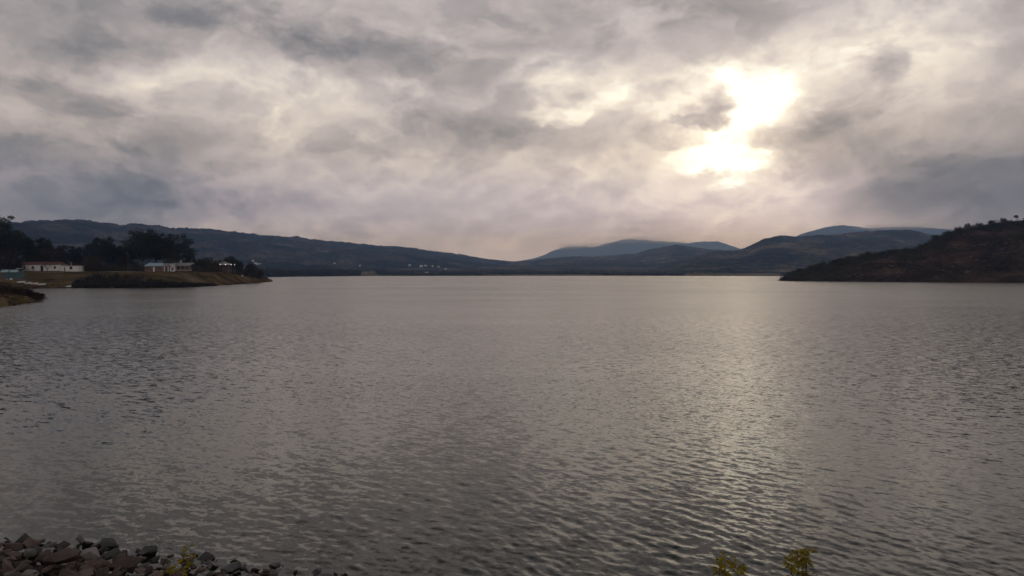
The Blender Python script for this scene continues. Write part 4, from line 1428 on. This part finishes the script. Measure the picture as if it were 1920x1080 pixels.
boulder("large dark reddish boulder in the middle of the rock heap", 108, 1056, 0.46, "rock", 601, (0.25, 0.1, 0.3), lift=0.22)
boulder("thin pale slab jutting up at the water's edge", 148, 1019, 0.30, "paleflat", 602, (0.1, 0.4, -0.4), (1.2, 0.5, 0.22), 0.10)
boulder("dark wet boulder at the water's edge beside the pale slab", 203, 1026, 0.34, "mossrock", 603, (0, 0.2, 0.4), lift=0.1)
boulder("rounded grey-pink rock behind the large boulder", 165, 1044, 0.26, "paleflat", 604, (0.2, 0, 0.1), (1, 0.8, 0.75), 0.2)
boulder("flat greenish slab leaning among wet rocks at the edge", 205, 1043, 0.26, "mossrock", 605, (0.4, -0.3, 0.6), (1.1, 0.7, 0.3), 0.15)
boulder("long flat brown slab right of the large boulder", 230, 1056, 0.36, "rock", 606, (0.1, 0.05, 0.1), (1.5, 0.7, 0.35), 0.2)
boulder("angular wedge rock standing at the water, right part of heap", 272, 1038, 0.30, "mossrock", 607, (0.1, -0.35, 0.2), (1.1, 0.8, 0.6), 0.12)
boulder("black wet rock half under water right of the wedge", 310, 1046, 0.30, "mossrock", 608, (0, 0.1, -0.2), (1.3, 0.8, 0.45), -0.02)
boulder("small orange-brown rock alone in the water right of the heap", 464, 1054, 0.17, "rock", 609, (0, 0, 0.2), (1.2, 0.8, 0.6), 0.02)
boulder("tiny dark rock tip alone in the water", 401, 1037, 0.07, "mossrock", 610, (0, 0, 0), (1, 0.8, 0.8), 0.0)
boulder("small dark wet rock low at the bottom edge by the last stones", 498, 1070, 0.16, "mossrock", 611, (0, 0, 0.6), (1.3, 0.8, 0.5), 0.02)
boulder("reddish block lying second from the left edge at the waterline", 18, 1030, 0.28, "rock", 612, (0.2, 0.3, 0.1), (1, 0.8, 0.5), 0.08)
boulder("brown rock with a rounded top at the waterline near the left", 52, 1022, 0.28, "rock", 613, (0, 0.2, 0.9), (1, 0.8, 0.7), 0.12)
boulder("small dark rock just breaking the water near the left heap", 104, 1018, 0.15, "mossrock", 614, (0, 0, 0.3), (1, 0.8, 0.6), 0.0)

# ------------------------------------------------------------------ leafy plants on the embankment
M["yellow"] = leafy("yellow_green_leaves", [(0.25, (0.22, 0.20, 0.02)), (0.5, (0.38, 0.30, 0.028)), (0.75, (0.48, 0.31, 0.035))], 3.0, 0.4)
M["stem"] = noisy("brown_stem", [(0.3, (0.03, 0.022, 0.015)), (0.7, (0.07, 0.05, 0.03))], 8.0)


def leaf_mesh(L_, W_):
    """a pointed leaf with a folded midrib"""
    v = [(0, 0, 0), (L_ * 0.3, W_, 0.12 * W_), (L_ * 0.7, W_ * 0.75, 0.05 * W_), (L_, 0, -0.25 * W_), (L_ * 0.7, -W_ * 0.75, 0.05 * W_), (L_ * 0.3, -W_, 0.12 * W_), (L_ * 0.5, 0, -0.12 * W_)]
    me = bpy.data.meshes.new("leaf")
    me.from_pydata(v, [], [(0, 6, 1), (1, 6, 2), (2, 6, 3), (0, 5, 6), (5, 4, 6), (4, 3, 6)])
    me.materials.append(M["yellow"])
    return me


LEAF = [leaf_mesh(0.085, 0.026), leaf_mesh(0.07, 0.024), leaf_mesh(0.10, 0.028)]


def sapling(label, px, pytop, Y, seed, tufts, group=None, nleaf=11, spread=1.0):
    """stems ending in tufts of leaves; tufts: (px, py) of each tuft centre"""
    g = random.Random(seed)
    base = at(px, 0, Y)
    gz = float(emb_z(base.x, Y)) - 0.15
    root = empty("leafy_sapling", (base.x, Y, gz))
    tag(root, label, "plant", group)
    st = MB()
    for (qx, qy, rad) in tufts:
        tip = at(qx, qy, Y + g.uniform(-0.1, 0.1)) - Vector((base.x, Y, gz))
        mid = Vector((tip.x * 0.35 + g.uniform(-0.03, 0.03), tip.y * 0.4, tip.z * 0.55))
        st.tube([(0, 0, 0), mid, tip * 0.85 + Vector((0, 0, tip.z * 0.02)), tip], [0.012, 0.008, 0.005, 0.003], 5)
        for k in range(nleaf):
            a = g.uniform(0, 6.28)
            o = bpy.data.objects.new("leaf", LEAF[g.randrange(3)])
            q = g.uniform(0.0, 1.0)
            o.location = tip + Vector((math.cos(a) * rad * q * 0.6 * spread, math.sin(a) * rad * q * 0.6, g.uniform(-0.5, 0.35) * rad))
            o.rotation_euler = (g.uniform(-0.5, 0.5), g.uniform(-0.5, 0.6), a + g.uniform(-0.6, 0.6))
            s = g.uniform(0.75, 1.2)
            o.scale = (s, s, s)
            link(o, root)
    st.build("stem", M["stem"], root)


sapling("yellow-green leafy sapling at the bottom edge, left of a pair", 1372, 1035, 9.0, 21, [(1362, 1052, 0.13), (1388, 1066, 0.12), (1352, 1070, 0.13), (1372, 1084, 0.14)], nleaf=26)
sapling("taller yellow-green leafy sapling at the bottom edge, right of a pair", 1506, 1025, 9.0, 22, [(1500, 1042, 0.12), (1518, 1036, 0.08), (1487, 1056, 0.13), (1516, 1056, 0.10), (1498, 1078, 0.16), (1525, 1082, 0.12)], nleaf=24)
sapling("thin yellowish weed growing among the rocks at the water's edge", 342, 1005, 13.5, 23, [(346, 1032, 0.10), (352, 1042, 0.12), (340, 1050, 0.12), (346, 1058, 0.12)], nleaf=14)
sapling("low yellow-brown weed at the foot of the rocks, bottom edge", 322, 1060, 13.0, 24, [(318, 1066, 0.16), (336, 1070, 0.14), (310, 1074, 0.14)], nleaf=14)

# ------------------------------------------------------------------ haze: the evening air over the lake
hm = bpy.data.materials.new("evening_haze")
hm.use_nodes = True
hm.node_tree.nodes.clear()
ht = NT(hm.node_tree)
hv = ht.n("ShaderNodeVolumePrincipled")
hv.inputs["Color"].default_value = (0.36, 0.56, 1.0, 1)
hv.inputs["Absorption Color"].default_value = (1, 1, 1, 1)
hv.inputs["Anisotropy"].default_value = 0.45
hv.inputs["Density"].default_value = 1.15e-4
ho = ht.n("ShaderNodeOutputMaterial")
ht.l.new(hv.outputs[0], ho.inputs["Volume"])
tag(MB().box(-15500, 15500, -15500, 15500, -5.2, 700).build("haze", hm), kind="stuff")
